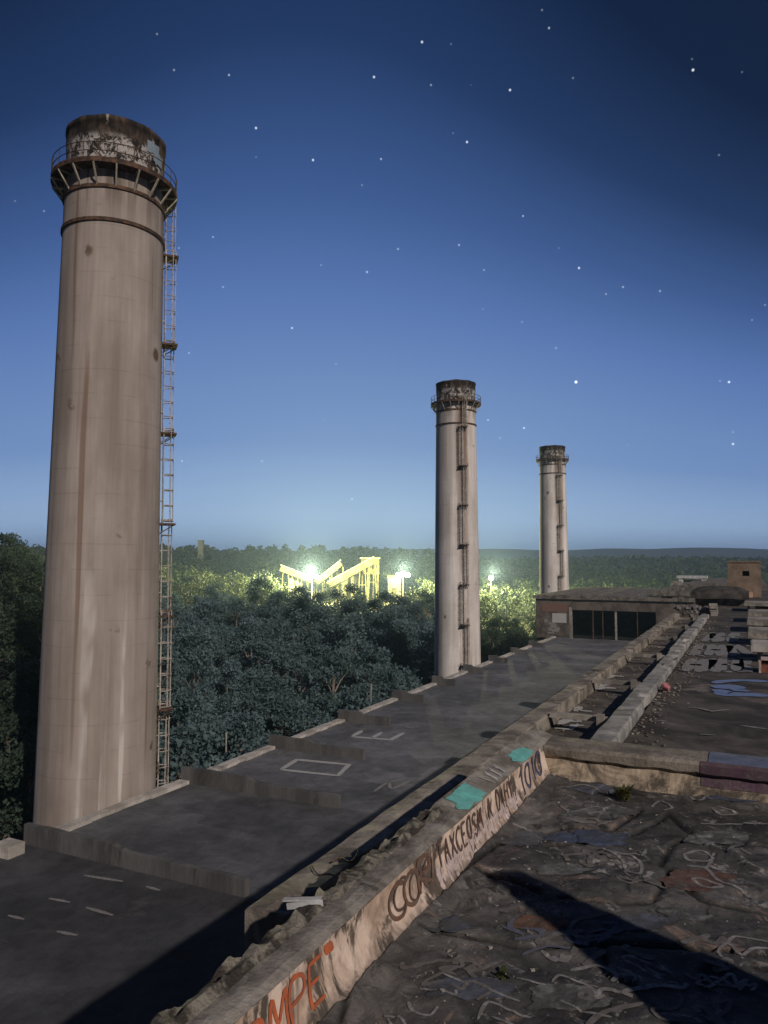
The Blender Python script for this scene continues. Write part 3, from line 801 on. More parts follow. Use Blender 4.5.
for bx_, by_, bw_, bh_, bm_ in ((600,812,34,6,P_FADED),(720,838,30,7,P_FADED),(640,925,38,8,P_SLATE),(690,915,30,8,P_FADED),(560,872,30,6,P_FADED),(600,790,30,5,P_SLATE),(690,782,24,4,P_FADED),(470,990,44,12,P_SLATE),(570,1000,46,12,P_FADED),(450,925,28,8,P_SLATE)):
    blot(bx_, by_, bw_, bh_, bm_)
blot(700, 880, 34, 12, rough_mat('maroon_stain', (.10,.055,.045), (.13,.08,.065), (.075,.065,.06), 5, None, 22).m)
blot(540, 925, 30, 7, rough_mat('brick_red_stain', (.14,.075,.05), (.10,.07,.055), (.07,.06,.055), 6, None, 22).m)

# ---- parapet on the left
par = MB(); rgh = MB(); fac = MB()
U_B0, U_B1, U_I1 = -3.0, 4.85, UE+.40
def profile(u):
    k = lambda s, f=4.: float(fbm(np.array(u*f+s), np.array(s*3.1), 5))
    vi = VI+.014*k(1)
    if u < U_B1:
        ro = -2.085+.07*k(4,5.)
        return [(vi, HT+.012*k(5)), (vi-.045,HT-.018+.012*k(6)), (vi-.09,HT-.022+.014*k(7,6.)), (vi-.145+.04*k(12,5.), HT-.018+.03*k(8,10.)),
                (vi-.17+.03*k(13,7.),HT-.045+.10*k(3,9.)), (vi-.22,HT-.03+.15*k(14,11.)), (ro+.05,HT-.01+.17*k(7,8.)), (ro+.01,HT+.05+.16*k(9,8.)), (ro-.015+.05*k(15,9.),HT+.25), (ro,HT+.75)]
    return [(vi,HT+.008*k(5)), (vi-.045,HT-.02), (vi-.09,HT-.03+.01*k(7,8.)), (vi-.13,HT-.042), (vi-.16,HT-.05+.008*k(8)), (vi-.19,HT-.058+.01*k(3,9.)),
            (-1.985,HT-.065+.014*k(9,8.)), (-2.01+.02*k(14,8.),HT-.04+.03*k(3,8.)), (-2.01,HT+.25), (-2.01,HT+.75)]
usb = list(np.arange(U_B0, U_B1, .02))+[U_B1-.001, U_B1]+list(np.arange(U_B1+.02, U_I1+.001, .025))
vs = []; npf = 10
for u in usb: vs += [B(u, a, b) for a, b in profile(u)]
par.add(vs, [(i*npf+j, (i+1)*npf+j, (i+1)*npf+j+1, i*npf+j+1) for i in range(len(usb)-1) for j in range(npf-1) if j < 3 or usb[i] >= U_B1-.002])
rgh.add(vs, [(i*npf+j, (i+1)*npf+j, (i+1)*npf+j+1, i*npf+j+1) for i in range(len(usb)-1) for j in range(3, npf-1) if usb[i] < U_B1-.002])
parapet = part('parapet', par, rough_mat('parapet_top_concrete', (.150,.132,.112), (.31,.28,.245), (.075,.066,.056), 3.2, None, 26, bump=.8).m, up)
part('broken_edge', rgh, rough_mat('broken_lichened_concrete', (.060,.052,.043), (.27,.245,.20), (.035,.032,.028), 6.5, None, 30, bump=1., dist=.03, lo=.42, hi=.58).m, parapet)
# painted inner face with a coved foot; broken out where the render has fallen
def face_v(u, H):                       # v of the face at depth H
    t = np.clip((H-HT)/(2.02-HT), 0, 1)
    v = VI+.004+.015*t+.085*t**3
    return v+.012*float(fbm(np.array(u*5), np.array(H*9), 3))-.05*max(0, float(fbm(np.array(u*2.1+70), np.array(H*3), 3))-.13)
nh = 18; usf = list(np.arange(U_B0, UE+.001, .02)); vs = []
for u in usf:
    for j in range(nh+1):
        H = HT-.003+.305*j/nh; vs.append(B(u, face_v(u,H), H))
fac.add(vs, [(i*(nh+1)+j, i*(nh+1)+j+1, (i+1)*(nh+1)+j+1, (i+1)*(nh+1)+j) for i in range(len(usf)-1) for j in range(nh)])
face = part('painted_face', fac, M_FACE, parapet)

# stroke lettering
G = {'T':[[(0,1),(1,1)],[(.5,1),(.5,0)]], 'A':[[(0,0),(.5,1),(1,0)],[(.22,.4),(.8,.4)]], 'X':[[(0,0),(1,1)],[(0,1),(1,0)]],
 'C':[[(1,.85),(.6,1),(.15,.8),(0,.45),(.2,.1),(.65,0),(1,.15)]], 'E':[[(1,1),(0,1),(0,0),(1,0)],[(0,.5),(.75,.5)]],
 'O':[[(.5,1),(.1,.8),(0,.5),(.1,.15),(.5,0),(.9,.15),(1,.5),(.9,.85),(.5,1)]], 'S':[[(.95,.85),(.5,1),(.05,.8),(.5,.5),(.95,.22),(.5,0),(.05,.15)]],
 'M':[[(0,0),(.1,1),(.5,.35),(.9,1),(1,0)]], 'V':[[(0,0),(.5,1),(1,0)]], 'D':[[(0,0),(0,1),(.6,.9),(1,.5),(.6,.08),(0,0)]],
 'I':[[(.5,0),(.5,1)]], 'H':[[(0,0),(0,1)],[(1,0),(1,1)],[(0,.5),(1,.5)]], 'Y':[[(0,1),(.5,.5),(1,1)],[(.5,.5),(.5,0)]], 'R':[[(0,0),(0,1),(.8,.95),(.8,.55),(0,.5),(1,0)]],
 'P':[[(0,0),(0,1),(.8,.95),(.85,.55),(0,.45)]], '1':[[(.2,.75),(.6,1),(.6,0)]], '0':[[(.5,1),(.1,.8),(0,.5),(.1,.15),(.5,0),(.9,.15),(1,.5),(.9,.85),(.5,1)]],
 'N':[[(0,0),(0,1),(1,0),(1,1)]], 'B':[[(0,0),(0,1),(.7,.9),(.6,.55),(0,.5),(.9,.3),(.7,0),(0,0)]]}
def letters(txt, u0, du, w, Hb, Ht, sw, mat, slant=.0):
    mb = MB(); u = u0; nrm = np.array([CT,-ST,0.])
    for ch in txt:
        if ch != ' ':
            jw = w*random.uniform(.88,1.08); jh = random.uniform(-.012,.012)
            for st_ in G[ch]:
                pp = smooth_px(st_, 5) if len(st_) > 4 else dens([np.array(q,float) for q in st_], .12)
                out = []
                for a, b in pp:
                    H = Hb+(Ht-Hb)*b+jh; uu_ = u+a*jw+slant*b*w
                    out.append(B(uu_, face_v(uu_,H), H))
                ribbon(mb, out, sw, nrm, .007)
        u += du
    return part('graffiti', mb, mat, face)
def facepx(px, py): # u of the point seen on the face plane v=VI
    r = ray(px,py); vr = r[0]*CT-r[1]*ST; t = (VI+.01)/vr; return (r[0]*ST+r[1]*CT)*t, -r[2]*t
uT0 = facepx(437,868)[0]; uT1 = facepx(512,793)[0]
nT = len('TAXCEOSM V DIHY'); d_ = (uT1-uT0)/nT
letters('TAXCEOSM V DIHY', uT0, d_, d_*.70, 1.885, 1.745, .020, P_BROWN)
uO0 = facepx(518,790)[0]; uO1 = facepx(541,765)[0]; d_ = (uO1-uO0)/4
letters('1010', uO0, d_, d_*.75, 1.93, 1.74, .030, P_NAVY, .1)
uA0 = facepx(252,1022)[0]; uA1 = facepx(330,962)[0]
d_ = (uA1-uA0)/4; letters('OMPE', uA0-.05, d_, d_*.78, 1.925, 1.765, .020, P_ORANGE, .15)
uB0 = facepx(388,912)[0]; uB1 = facepx(430,878)[0]; d_ = (uB1-uB0)/3
letters('COR', uB0, d_, d_*.95, 1.91, 1.745, .026, P_RUSTB); letters('CO0', uB0+.05, d_, d_*.8, 1.90, 1.755, .016, P_BROWN, .2)
# pale drips under the brown lettering
mb = MB(); nrm = np.array([CT,-ST,0.])
u = uT0-.02
while u < uT1+.1:
    H1 = random.uniform(1.93,2.0); out = [B(u+random.uniform(-.008,.008), face_v(u,H), H) for H in np.linspace(1.86, H1, 9)]
    ribbon(mb, out, random.uniform(.02,.06), nrm, .003); u += random.uniform(.03,.075)
part('paint_drips', mb, P_PINK, face)
mb = MB(); ou = facepx(325,957)
for k in range(3): ribbon(mb, [B(ou[0]+.02*k+q*.01, face_v(ou[0],1.735+.015*q), 1.735+.015*q) for q in range(4)], .03, nrm, .006+.001*k)
part('graffiti', mb, P_ORANGE, face)
# turquoise and white paint on the sloping parapet top
def top_at(u, f): 
    p = profile(u)[:7]; vs_ = [q[0] for q in p]; hs = [q[1] for q in p]
    v = vs_[0]+(vs_[6]-vs_[0])*f; return v, float(np.interp(-v, [-q for q in vs_], hs))
def toppatch(u0, u1, f0, f1, mat, n=26, kk=7):
    mb = MB(); vs = []
    for i in range(n+1):
        for j in range(kk+1):
            ff = f0+(f1-f0)*j/kk; uu_ = u0+(u1-u0)*i/n
            if j in (0,kk): ff += .30*float(fbm(np.array(uu_*9), np.array(j*3.), 3))
            uu_ += (.26*float(fbm(np.array(ff*5), np.array(i*2.), 3)) if i in (0,n) else 0)
            v, h = top_at(uu_, min(max(ff,.01),.99)); vs.append(B(uu_, v, h-.005))
    mb.add(vs, [(i*(kk+1)+j, (i+1)*(kk+1)+j, (i+1)*(kk+1)+j+1, i*(kk+1)+j+1) for i in range(n) for j in range(kk)])
    part('graffiti', mb, mat, parapet)
toppatch(4.95, 5.38, .04, .86, P_TURQ); toppatch(6.30, 6.72, .04, .62, P_TURQ)
mb = MB()
for q in range(7):
    u = 5.62+.055*q; L = []
    for f in np.linspace(.1,.75,6): v, h = top_at(u+.1*f*(1 if q%2 else -.4), f); L.append(B(u+.1*f*(1 if q%2 else -.4), v, h))
    ribbon(mb, L, .022, None, .007)
part('graffiti', mb, P_WHITE, parapet)

# ---- end wall of the near roof
ew = MB(); vse = list(np.arange(VI-.0, 8.0, .03)); vs = []
def eprof(v):
    k = lambda s, f=5.: float(fbm(np.array(v*f+s), np.array(s*2.3), 5))
    return [(UE-.09+.03*k(0), 2.06), (UE-.02+.05*k(1,8.), 1.92), (UE+.02+.04*k(2,8.),1.84+.02*k(2,9)), (UE-.02+.014*k(3,8),1.815+.03*k(7,7)), (UE-.025+.012*k(3,8), 1.75+.014*k(4)), (UE+.01,1.725+.012*k(5)), (UE+.18,1.715+.01*k(6)), (UE+.375,1.72+.014*k(8)), (UE+.40+.014*k(9),1.75), (UE+.40,2.7)]
ne = 10
for v in vse: vs += [B(a, v, b) for a, b in eprof(v)]
sel_cap = []; 
fs_all = [(i*ne+j, i*ne+j+1, (i+1)*ne+j+1, (i+1)*ne+j) for i in range(len(vse)-1) for j in range(ne-1)]
lowf = [f for n_, f in enumerate(fs_all) if n_ % (ne-1) < 3]; topf = [f for n_, f in enumerate(fs_all) if n_ % (ne-1) >= 3]
ew.add(vs, topf); endw = part('end_wall', ew, rough_mat('end_wall_coping', (.13,.112,.092), (.27,.235,.195), (.07,.06,.05), 2.4, None, 22, bump=.8).m, up)
ew2 = MB(); ew2.add(vs, lowf); part('rendered_face', ew2, M_ENDF, endw)
# dull purple paint at the right end of the wall top, blue on its coping
def wallpaint(v0_, v1_, j0, j1, mat):
    mb = MB(); vv_ = np.arange(v0_, v1_, .03); w_ = []
    for v in vv_:
        pr = eprof(v)
        for j in range(j0, j1+1): w_.append(B(pr[j][0]-(.006 if j < 5 else 0), v, pr[j][1]-(.006 if j >= 4 else 0)))
    q = j1-j0+1
    mb.add(w_, [(i*q+j, i*q+j+1, (i+1)*q+j+1, (i+1)*q+j) for i in range(len(vv_)-1) for j in range(q-1)]); part('graffiti', mb, mat, endw)
wallpaint(-.42, 3.0, 1, 5, P_PURPLE); wallpaint(-.36, 3.0, 5, 7, rough_mat('worn_blue_coping_paint', (.09,.11,.17), (.13,.15,.22), (.12,.11,.11), 4, None, 20).m)

# ---- paint on the gutter floor and the deck
def gmark(lines, w, H, mat, lift=.013, sm=False):
    mb = MB()
    for L in lines: ribbon(mb, dens([onH(a,b,H) for a,b in (smooth_px(L) if sm else L)], .08), w, lift=lift)
    part('graffiti', mb, mat, up)
gmark([[(557,729),(572,730)],[(560,725),(566,721),(582,722)],[(571,730),(574,726),(584,726)]], .16, HG, P_WHITE)
gmark([[(576,712),(580,707)],[(578,711),(592,712)]], .14, HG, P_WHITE)
gmark([[(592,690),(604,688),(616,689)],[(597,687),(608,685)]], .22, HG, P_WHITE)
gmark([[(606,679),(612,676),(624,677)]], .2, HG, P_WHITE)
def deck_letters(txt, px0, px1, py0, py1, w, mat):
    (ua_, va_), (ub_, vb_) = UV(onH(px0,py0,HD)), UV(onH(px1,py0,HD)); uc_, vc_ = UV(onH((px0+px1)/2,py1,HD))
    d_ = (vb_-va_)/len(txt); mb = MB(); dh = uc_-(ua_+ub_)/2
    for i, ch in enumerate(txt):
        for st_ in G[ch]:
            ribbon(mb, [B((ua_+(ub_-ua_)*(i+.4)/len(txt))+q[1]*dh, va_+d_*(i+.1+.78*q[0]), HD) for q in dens([np.array(z_,float) for z_ in st_], .1)], w, lift=.014+.001*i)
    part('graffiti', mb, mat, up)
deck_letters('HAEB', 684, 752, 672, 659, .25, P_CHALK)
deck_letters('EHAS', 692, 750, 656, 645, .25, P_CHALK)
deck_letters('AHE', 702, 748, 642, 633, .25, P_CHALK)
gmark([[(714,684),(722,682),(740,681),(768,682)],[(716,690),(728,694),(734,694)]], .30, HD, P_BLUE, .017)
gmark([[(713,688),(742,687)],[(714,694),(742,695),(768,696)],[(740,690),(741,692)]], .42, HD, P_BLUE, .014)
gmark([[(688,708),(700,709),(712,712),(730,710)],[(654,721),(668,722)],[(652,702),(668,705)],[(740,726),(768,730)],[(700,735),(716,736)]], .07, HD, P_CHALK, .014)

# ------------------------------------------------------------------ things standing on the upper building
m_ = root('rooftop_tower', onH(745,597,HD), 'small tan rooftop hut with one dark square window, upright against the far hills', 'hut')
uu0, vv0 = UV(onH(745,597,HD)); dt = onH(745,597,HD)[1]
hw = 14.5/F*dt; zt = atd(745,562.5,dt)[2]; Hh_ = ZC-zt
def bxw(mb, a0,a1,b0,b1,Ha,Hb): mb.ubox(uu0+a0,uu0+a1,vv0+b0,vv0+b1,Ha,Hb)
mb = MB(); wz = .22; zc_ = ZC-atd(745,573.5,dt)[2]
w2 = hw*1.02
bxw(mb,0,.2,-w2,-wz+.1,Hh_,HD+.1); bxw(mb,0,.2,wz+.1,w2,Hh_,HD+.1); bxw(mb,.001,.2,-wz+.1,wz+.1,Hh_,zc_-.18); bxw(mb,.001,.2,-wz+.1,wz+.1,zc_+.18,HD+.1)
bxw(mb,.2,1.8,-w2,-w2+.2,Hh_,HD+.1); bxw(mb,.2,1.8,w2-.2,w2,Hh_,HD+.1); bxw(mb,1.6,1.8,-w2+.2,w2-.2,Hh_,HD+.1)
part('wall', mb, M_TAN, m_)
mb = MB(); bxw(mb,-.06,1.86,-w2-.05,w2+.05,Hh_-.10,Hh_-.003); part('roof', mb, M_TAN, m_)
mb = MB(); bxw(mb,.3,.34,-w2+.25,w2-.25,zc_-.5,zc_+.5); part('window', mb, M_DARKIN, m_)
mb = MB(); bxw(mb,-.55,-.02,-.5,.5,HD-.35,HD+.1); part('step', mb, rough_mat('pale_orange_block', (.42,.26,.17),(.55,.36,.25),None,3).m, m_)

# block closing the gutter, with pale tags on its face
blk = root('gutter_end_block', B(38,-2.4,HG), 'dark crumbling block closing the far end of the roof gutter, tagged in white', 'wall')
mb = MB(); uB = 37.6
n = 12
for k in range(n):
    a = V_OUT+(-1.5-V_OUT)*k/n; b = V_OUT+(-1.5-V_OUT)*(k+1)/n-.004; mb.ubox(uB+random.uniform(0,.05), uB+1.6, a, b, 2.05+random.uniform(0,.2), HG+.2)
part('wall', mb, M_CONCD, blk)
mb = MB()
for q in range(26):
    v = random.uniform(V_OUT+.05,-1.7); h = random.uniform(2.15,2.65); mb.ubox(uB-.012-.001*q, uB-.001, v, v+random.uniform(.05,.22), h-random.uniform(.04,.16), h)
part('graffiti', mb, P_CHALK, blk)
mb = MB(); 
for k in range(5): mb.ubox(uB-.25-random.uniform(0,.1), uB-.02, -1.62+random.uniform(-.06,.03), -1.28+random.uniform(-.06,.05), 1.95+.12*k, 1.95+.12*(k+1)-.01)
part('pier', mb, M_CONC, blk)
# white canopy hut on the far roof
DC = 150.; pc = atd(692,590,DC); uC, vC = UV(pc); hC = ZC-atd(693,576,DC)[2]; K = DC/740.
can = root('vent_canopy', B(uC, vC, Hr_), 'white flat topped vent canopy on short legs, left of the tan hut', 'vent')
mb = MB(); mb.ubox(uC-.2, uC+4, vC-14*K, vC+14*K, hC-.02, hC+.5); part('roof_slab', mb, M_WHITEP, can)
for a, b in ((.0,-12*K),(.0,9*K),(3.2,-12*K),(3.2,9*K)):
    mb = MB(); mb.ubox(uC+a, uC+a+.6, vC+b, vC+b+4*K, hC+.502, Hr_+.6); part('leg', mb, M_WHITEP, can)
mb = MB(); mb.ubox(uC+.8, uC+3, vC-8*K, vC+2*K, hC+.9, Hr_+.5); part('vent_box', mb, M_CONC, can)
mb = MB(); mb.ubox(uC+.1, uC+.5, vC-2*K, vC+9*K-.01, hC+1.9, hC+2.4); part('rail', mb, M_WHITEP, can)
mb = MB(); mb.ubox(uC-5, uC-2, vC-17*K, vC-8*K, hC+1.0, hC+1.7); part('side_shelf', mb, M_CONC, can)
mb = MB(); mb.ubox(uC-4.8, uC-2.2, vC-16*K, vC-9*K, hC+1.702, Hr_+.5); part('plinth', mb, M_CONCD, can)

# dark hooded roof vent, low and wide
pd = onH(722,606,HD); uD, vD = UV(pd)
hood = root('roof_vent_hood', B(uD+1, vD, HD), 'wide low dark roof vent with a rounded hood in front of the tan hut', 'vent')
mb = MB(); nn = 14; mm = 18; vs = []
for i in range(nn+1):
    f = i/nn; vv_ = vD-1.62+3.0*f; e = 1-abs(2*f-1)**4
    for k in range(mm+1):
        a = math.pi*k/mm; rr = 1.05*(.72+.28*e); ww = 1.15
        j = .10*float(fbm(np.array(f*6), np.array(a*3), 4))
        vs.append(B(uD+1-ww*math.cos(a), vv_, HD-.40-(rr-.25)*math.sin(a)*(.85)-j))
mb.add(vs, [(i*(mm+1)+k, i*(mm+1)+k+1, (i+1)*(mm+1)+k+1, (i+1)*(mm+1)+k) for i in range(nn) for k in range(mm)]+[tuple(range(mm,-1,-1)), tuple(nn*(mm+1)+k for k in range(mm+1))])
part('hood', mb, rough_mat('tarred_sheet', (.030,.028,.027), (.075,.068,.062), None, 2, None, 12).m, hood)
mb = MB(); mb.ubox(uD+.35, uD+1.7, vD-1.4, vD+1.2, HD-.38, HD+.1); part('plinth', mb, M_CONCD, hood)

# row of raised hatch slabs along the right
labels = ['nearest raised concrete hatch slab at the right edge, on a post beside a pale box','second raised hatch slab along the right edge, painted bluish','third raised hatch slab along the right edge of the roof','fourth raised hatch slab along the right edge of the roof','fifth raised hatch slab along the right edge, nearest the tan hut']
for i, (ey, ex, th) in enumerate(((645,751,.16),(631,748,.22),(620,747,.18),(612,748,.16),(603,744,.14))):
    Ht = 2.08; p = onH(ex, ey, Ht); u, v = UV(p)
    r = root('hatch_slab', B(u+.4, v+1.2, HD), labels[i], 'hatch', 'raised hatch slabs in a row on the roof')
    mb = MB(); worn_bar(mb, u, u+1.5+.25*i, v, v+2.6, Ht, Ht+th, .1, .012, i*5.); part('slab', mb, M_COPE if i == 0 else M_CONC, r)
    for a, b in ((.25,.14),(.25,2.2),(1.1,.14),(1.1,2.2)):
        mb = MB(); mb.ubox(u+a, u+a+.12, v+b, v+b+.12, Ht+th+.002, HD+.1); part('post', mb, M_CONC, r)
    mb = MB(); mb.ubox(u+.55, u+1.0, v+.5, v+2.0, Ht+th+.05, HD+.1); part('kerb', mb, M_CONCD, r)
pb = onH(765,673,HD); u, v = UV(pb)
r = root('junction_box', B(u,v,HD), 'small pale open fronted box on the roof at the right edge', 'box')
mb = MB(); a0, a1, b0, b1 = u, u+.4, v-.12, v+.5; Hx = HD-.28
mb.ubox(a0,a1,b0,b0+.05,Hx,HD+.05); mb.ubox(a0,a1,b1-.05,b1,Hx,HD+.05); mb.ubox(a0,a1,b0+.05,b1-.05,Hx-.04,Hx); mb.ubox(a1-.05,a1,b0+.05,b1-.05,Hx,HD+.05)
part('casing', mb, rough_mat('pale_pinkish_paint', (.40,.30,.26), (.55,.44,.39), (.2,.13,.1), 6).m, r)
mb = MB(); mb.ubox(a0+.1,a1-.06,b0+.06,b1-.06,Hx+.06,HD+.05); part('inside', mb, rough_mat('brick_red_insert', (.16,.06,.04),(.22,.09,.06),None,5).m, r)

# unseen tapered post, added and shaped to throw the long shadow on the near roof
tip = onH(504,876,HR); s_ = 4.4
bx, by = tip[0]-hx*s_, tip[1]-hy*s_; top = s_*math.tan(EL)
vs_ = root('shadow_caster', (bx,by,ZC-HR), 'added unseen tapered post out to the right, throwing the long roof shadow', 'vent')
mb = MB(); rr = [(.44,-.1),(.40,.3),(.34,top-1.1),(.19,top-.5),(.11,top-.06),(.11,top)]
for (w, zz_), (w2_, z2_) in zip(rr[:-1], rr[1:]):
    q = lambda w, z_: [(bx-w,by-w*.6,ZC-HR+z_),(bx+w,by-w*.6,ZC-HR+z_),(bx+w,by+w*.6,ZC-HR+z_),(bx-w,by+w*.6,ZC-HR+z_)]
    mb.hexa(q(w,zz_)+q(w2_,z2_))
part('shaft', mb, M_CONC, vs_)

# small loose things
def wire(px_pts, H, r, name, label, cat, lifts=None, mat=M_RUST, group=None):
    pts = []
    P = smooth_px(px_pts, 6)
    for i, (a, b) in enumerate(P):
        p = onH(a, b, H); l = 0 if lifts is None else float(np.interp(i/(len(P)-1), np.linspace(0,1,len(lifts)), lifts)); p = p+np.array([0,0,l]); pts.append(p)
    mb = MB(); mb.tube(pts, r, 5); return single(name, mb, mat, label, cat, group)
wire([(332,862),(340,858),(350,862),(356,856),(358,850)], HBm-.03, .008, 'bent_rebar', 'bent rusty rebar lying across the concrete ledge, left of the rubble edge', 'rebar')
wire([(312,866),(318,874),(330,874),(340,880)], HBm-.03, .006, 'loose_wire', 'looped dark wire on the ledge beside the bent rebar', 'wire')
pt = B(3.20,-2.13,1.715); pq = B(3.26,-1.95,1.70)
mb = MB(); mb.bar(pt+np.array([0,0,.03]), pq+np.array([0,0,.03]), .035, .008); mb.bar(pt+np.array([.02,-.02,.006]), pq+np.array([.012,-.012,.016]), .008, .03)
single('angle_iron', mb, M_WHITEP, 'pale metal angle iron jutting from the broken parapet edge', 'metal bar')
pk = onH(666,691,HD-.02); mb = MB()
for k in range(3): pass
n1, n2 = 8, 6; vsn = []
for i in range(n2+1):
    for k in range(n1):
        a = math.pi*i/n2; b = 2*math.pi*k/n1; q = .09*(1+.35*random.uniform(-1,1))
        vsn.append(pk+np.array([q*math.sin(a)*math.cos(b), q*math.sin(a)*math.sin(b)*1.1, .07+q*.8*math.cos(a)]))
mb.add(vsn, [(i*n1+k, (i+1)*n1+k, (i+1)*n1+(k+1)%n1, i*n1+(k+1)%n1) for i in range(n2) for k in range(n1)])
single('plastic_bag', mb, flat_paint('faded_pink_plastic', (.55,.20,.22), .3).m, 'small crumpled pink plastic bag beside the grey kerb beam', 'litter')
for (px, py, h, lab) in ((371,702,1.75,'thin pale vent pipe standing at the lower roof edge, near the middle chimney'),(226,752,1.35,'thin short vent pipe at the lower roof edge, right of the nearest chimney')):
    p = onH(px,py,HL); mb = MB(); mb.tube([p, p+np.array([0,0,h])], .06, 8); mb.tube([p+np.array([0,0,h-.05]), p+np.array([0,0,h+.04])], .085, 8); single('vent_pipe', mb, M_PALESTEEL, lab, 'pipe')
p = onH(300,771,HL)
# rubble
def stone(mb, c, s):
    n = [(-1,-1,-1),(1,-1,-1),(1,1,-1),(-1,1,-1),(-1,-1,1),(1,-1,1),(1,1,1),(-1,1,1)]; a = random.uniform(0,6.28)
    pts = []
    for x_, y_, z_ in n:
        k = random.uniform(.5,1); X_ = x_*k*s; Y_ = y_*k*s*random.uniform(.5,.9); pts.append((c[0]+X_*math.cos(a)-Y_*math.sin(a), c[1]+X_*math.sin(a)+Y_*math.cos(a), c[2]+z_*s*.4*k))
    mb.hexa(pts)
mb = MB()
for k in range(700):
    u = random.uniform(1.4,6.75); v = random.uniform(-1.5,3.) if k % 3 else -1.5+abs(random.gauss(0,.25))
    s = min(.016, .003+random.expovariate(330)); stone(mb, B(u, v, HR-float(roof_h(u,v))-s*.2), s)
single('rubble', mb, rough_mat('pale_rubble', (.15,.13,.11), (.36,.33,.29), None, 4).m, 'small pale rubble scattered over the near roof', 'rubble', kind='stuff')
mb = MB()
for k in range(160):
    u = random.uniform(1.0,4.8); v = random.uniform(-1.965,-1.92); s = random.uniform(.003,.009); stone(mb, B(u, v, HT-.022+.012*random.random()), s)
for k in range(260):
    u = random.uniform(7.5,36); v = random.uniform(V_OUT+.4,-2.05) if random.random() < .55 else V_OUT+.37+abs(random.gauss(0,.2)); s = random.uniform(.01,.035); stone(mb, B(u,v,HG-.01-s*.3), s)
for k in range(600):
    u = 7.7+28*random.random()**1.2; v = -1.60+abs(random.gauss(0,.22)); s = random.uniform(.008,.032); stone(mb, B(u,v,HD-.01-s*.3), s)
single('rubble', mb, M_LEDGE, 'crumbled concrete lying along the parapet, gutter and kerb beam', 'rubble', kind='stuff')
# weeds
M_WEED = leaf_mat('weed_leaves', (.040,.055,.018), (.085,.095,.035), (.10,.08,.03))
def weed(u, v, H, h, n, label):
    mb = MB(); c = B(u,v,H)
    for k in range(n):
        a = random.uniform(0,6.28); l = h*random.uniform(.4,1); b = random.uniform(.3,1.0)*l
        d1 = np.array([math.cos(a),math.sin(a),0.]); s = np.array([-math.sin(a),math.cos(a),0.])*random.uniform(.006,.014)
        p0 = c+d1*random.uniform(0,.06); p1 = p0+d1*b*.4+np.array([0,0,l*.7]); p2 = p0+d1*b+np.array([0,0,l])
        mb.add([p0-s,p0+s,p1+s*1.4,p1-s*1.4,p2],[(0,1,2,3),(3,2,4)])
    single('weed', mb, M_WEED, label, 'weed', 'weeds growing out of the roof')
pw = UV(onH(632,778,HR)); weed(pw[0],pw[1],HR,.20,90,'bushiest green weed growing at the foot of the end wall')
pw = UV(onH(624,800,HR)); weed(pw[0],pw[1],HR-.01,.11,60,'low mossy weed in the roof in front of the bushiest weed')
pw = UV(onH(350,935,HR)); weed(pw[0]+.1,pw[1]+.05,HR,.10,40,'small dark weed at the foot of the painted parapet')
pw = UV(onH(500,977,HR)); weed(pw[0],pw[1],HR,.035,16,'tiny pale weed in the long roof crack nearest the camera')

# ------------------------------------------------------------------ trees
def leafcloud(mb_v, mb_f, centres, rad, per, size, r):
    for c, R_ in zip(centres, rad):
        n = per
        d = r.normal(size=(n,3)); d /= np.linalg.norm(d,axis=1)[:,None]
        p = c+d*(R_*(r.random(n)**.45))[:,None]*np.array([1,1,.75])
        a = r.normal(size=(n,3)); a /= np.linalg.norm(a,axis=1)[:,None]
        b = np.cross(a, r.normal(size=(n,3))); b /= np.linalg.norm(b,axis=1)[:,None]
        s = size*(.6+.8*r.random(n))[:,None]
        q = np.stack([p-a*s-b*s*.5, p+a*s-b*s*.5, p+a*s*.7+b*s*.5, p-a*s*.7+b*s*.5],1).reshape(-1,3)
        o = sum(len(x_) for x_ in mb_v)
        mb_v.append(q); mb_f.append(np.arange(n*4).reshape(-1,4)+o)
def mesh_quads(name, V, Fq, mat):
    V = np.concatenate(V); Fq = np.concatenate(Fq); me = bpy.data.meshes.new(name)
    me.vertices.add(len(V)); me.vertices.foreach_set('co', V.astype(np.float32).ravel())
    me.loops.add(Fq.size); me.loops.foreach_set('vertex_index', Fq.astype(np.int32).ravel())
    me.polygons.add(len(Fq)); me.polygons.foreach_set('loop_start', np.arange(0,Fq.size,4,dtype=np.int32)); me.polygons.foreach_set('loop_total', np.full(len(Fq),4,np.int32))
    me.materials.append(mat); me.update(calc_edges=True); me.validate(); return me
protos = []
for k in range(7):
    r = np.random.default_rng(100+k)
    h = 15+r.random()*4; cw = 3.6+1.4*r.random()
    cen = []; rad = []
    nl = 26
    for i in range(nl):
        a = r.random()*6.283; zf = r.random(); rr = cw*math.sqrt(max(.08, 1-(2*zf-.85)**2*.8))*(.35+.65*math.sqrt(r.random()))
        cen.append(np.array([rr*math.cos(a), rr*math.sin(a), h*(.34+.60*zf)])); rad.append(1.1+.9*r.random())
    V = []; Fq = []; leafcloud(V, Fq, cen, rad, 190, .165, r)
    crown = mesh_quads('crown', V, Fq, M_LEAF)
    mb = MB(); mb.tube([(0,0,-2),(.1,.05,h*.25),(.2,-.1,h*.5),(.1,.1,h*.8)], [.38,.3,.22,.08], 7)
    for i in range(0, nl, 3):
        c = cen[i]; z0_ = max(h*.2, c[2]-2.6); mb.tube([(.15,0,z0_),(c[0]*.5,c[1]*.5,(z0_+c[2])/2+.3),tuple(c)], [.14,.09,.03], 5)
    trunk = meshdata('trunk', mb, M_BARK)
    protos.append((crown, trunk, h))
BLUE = {}
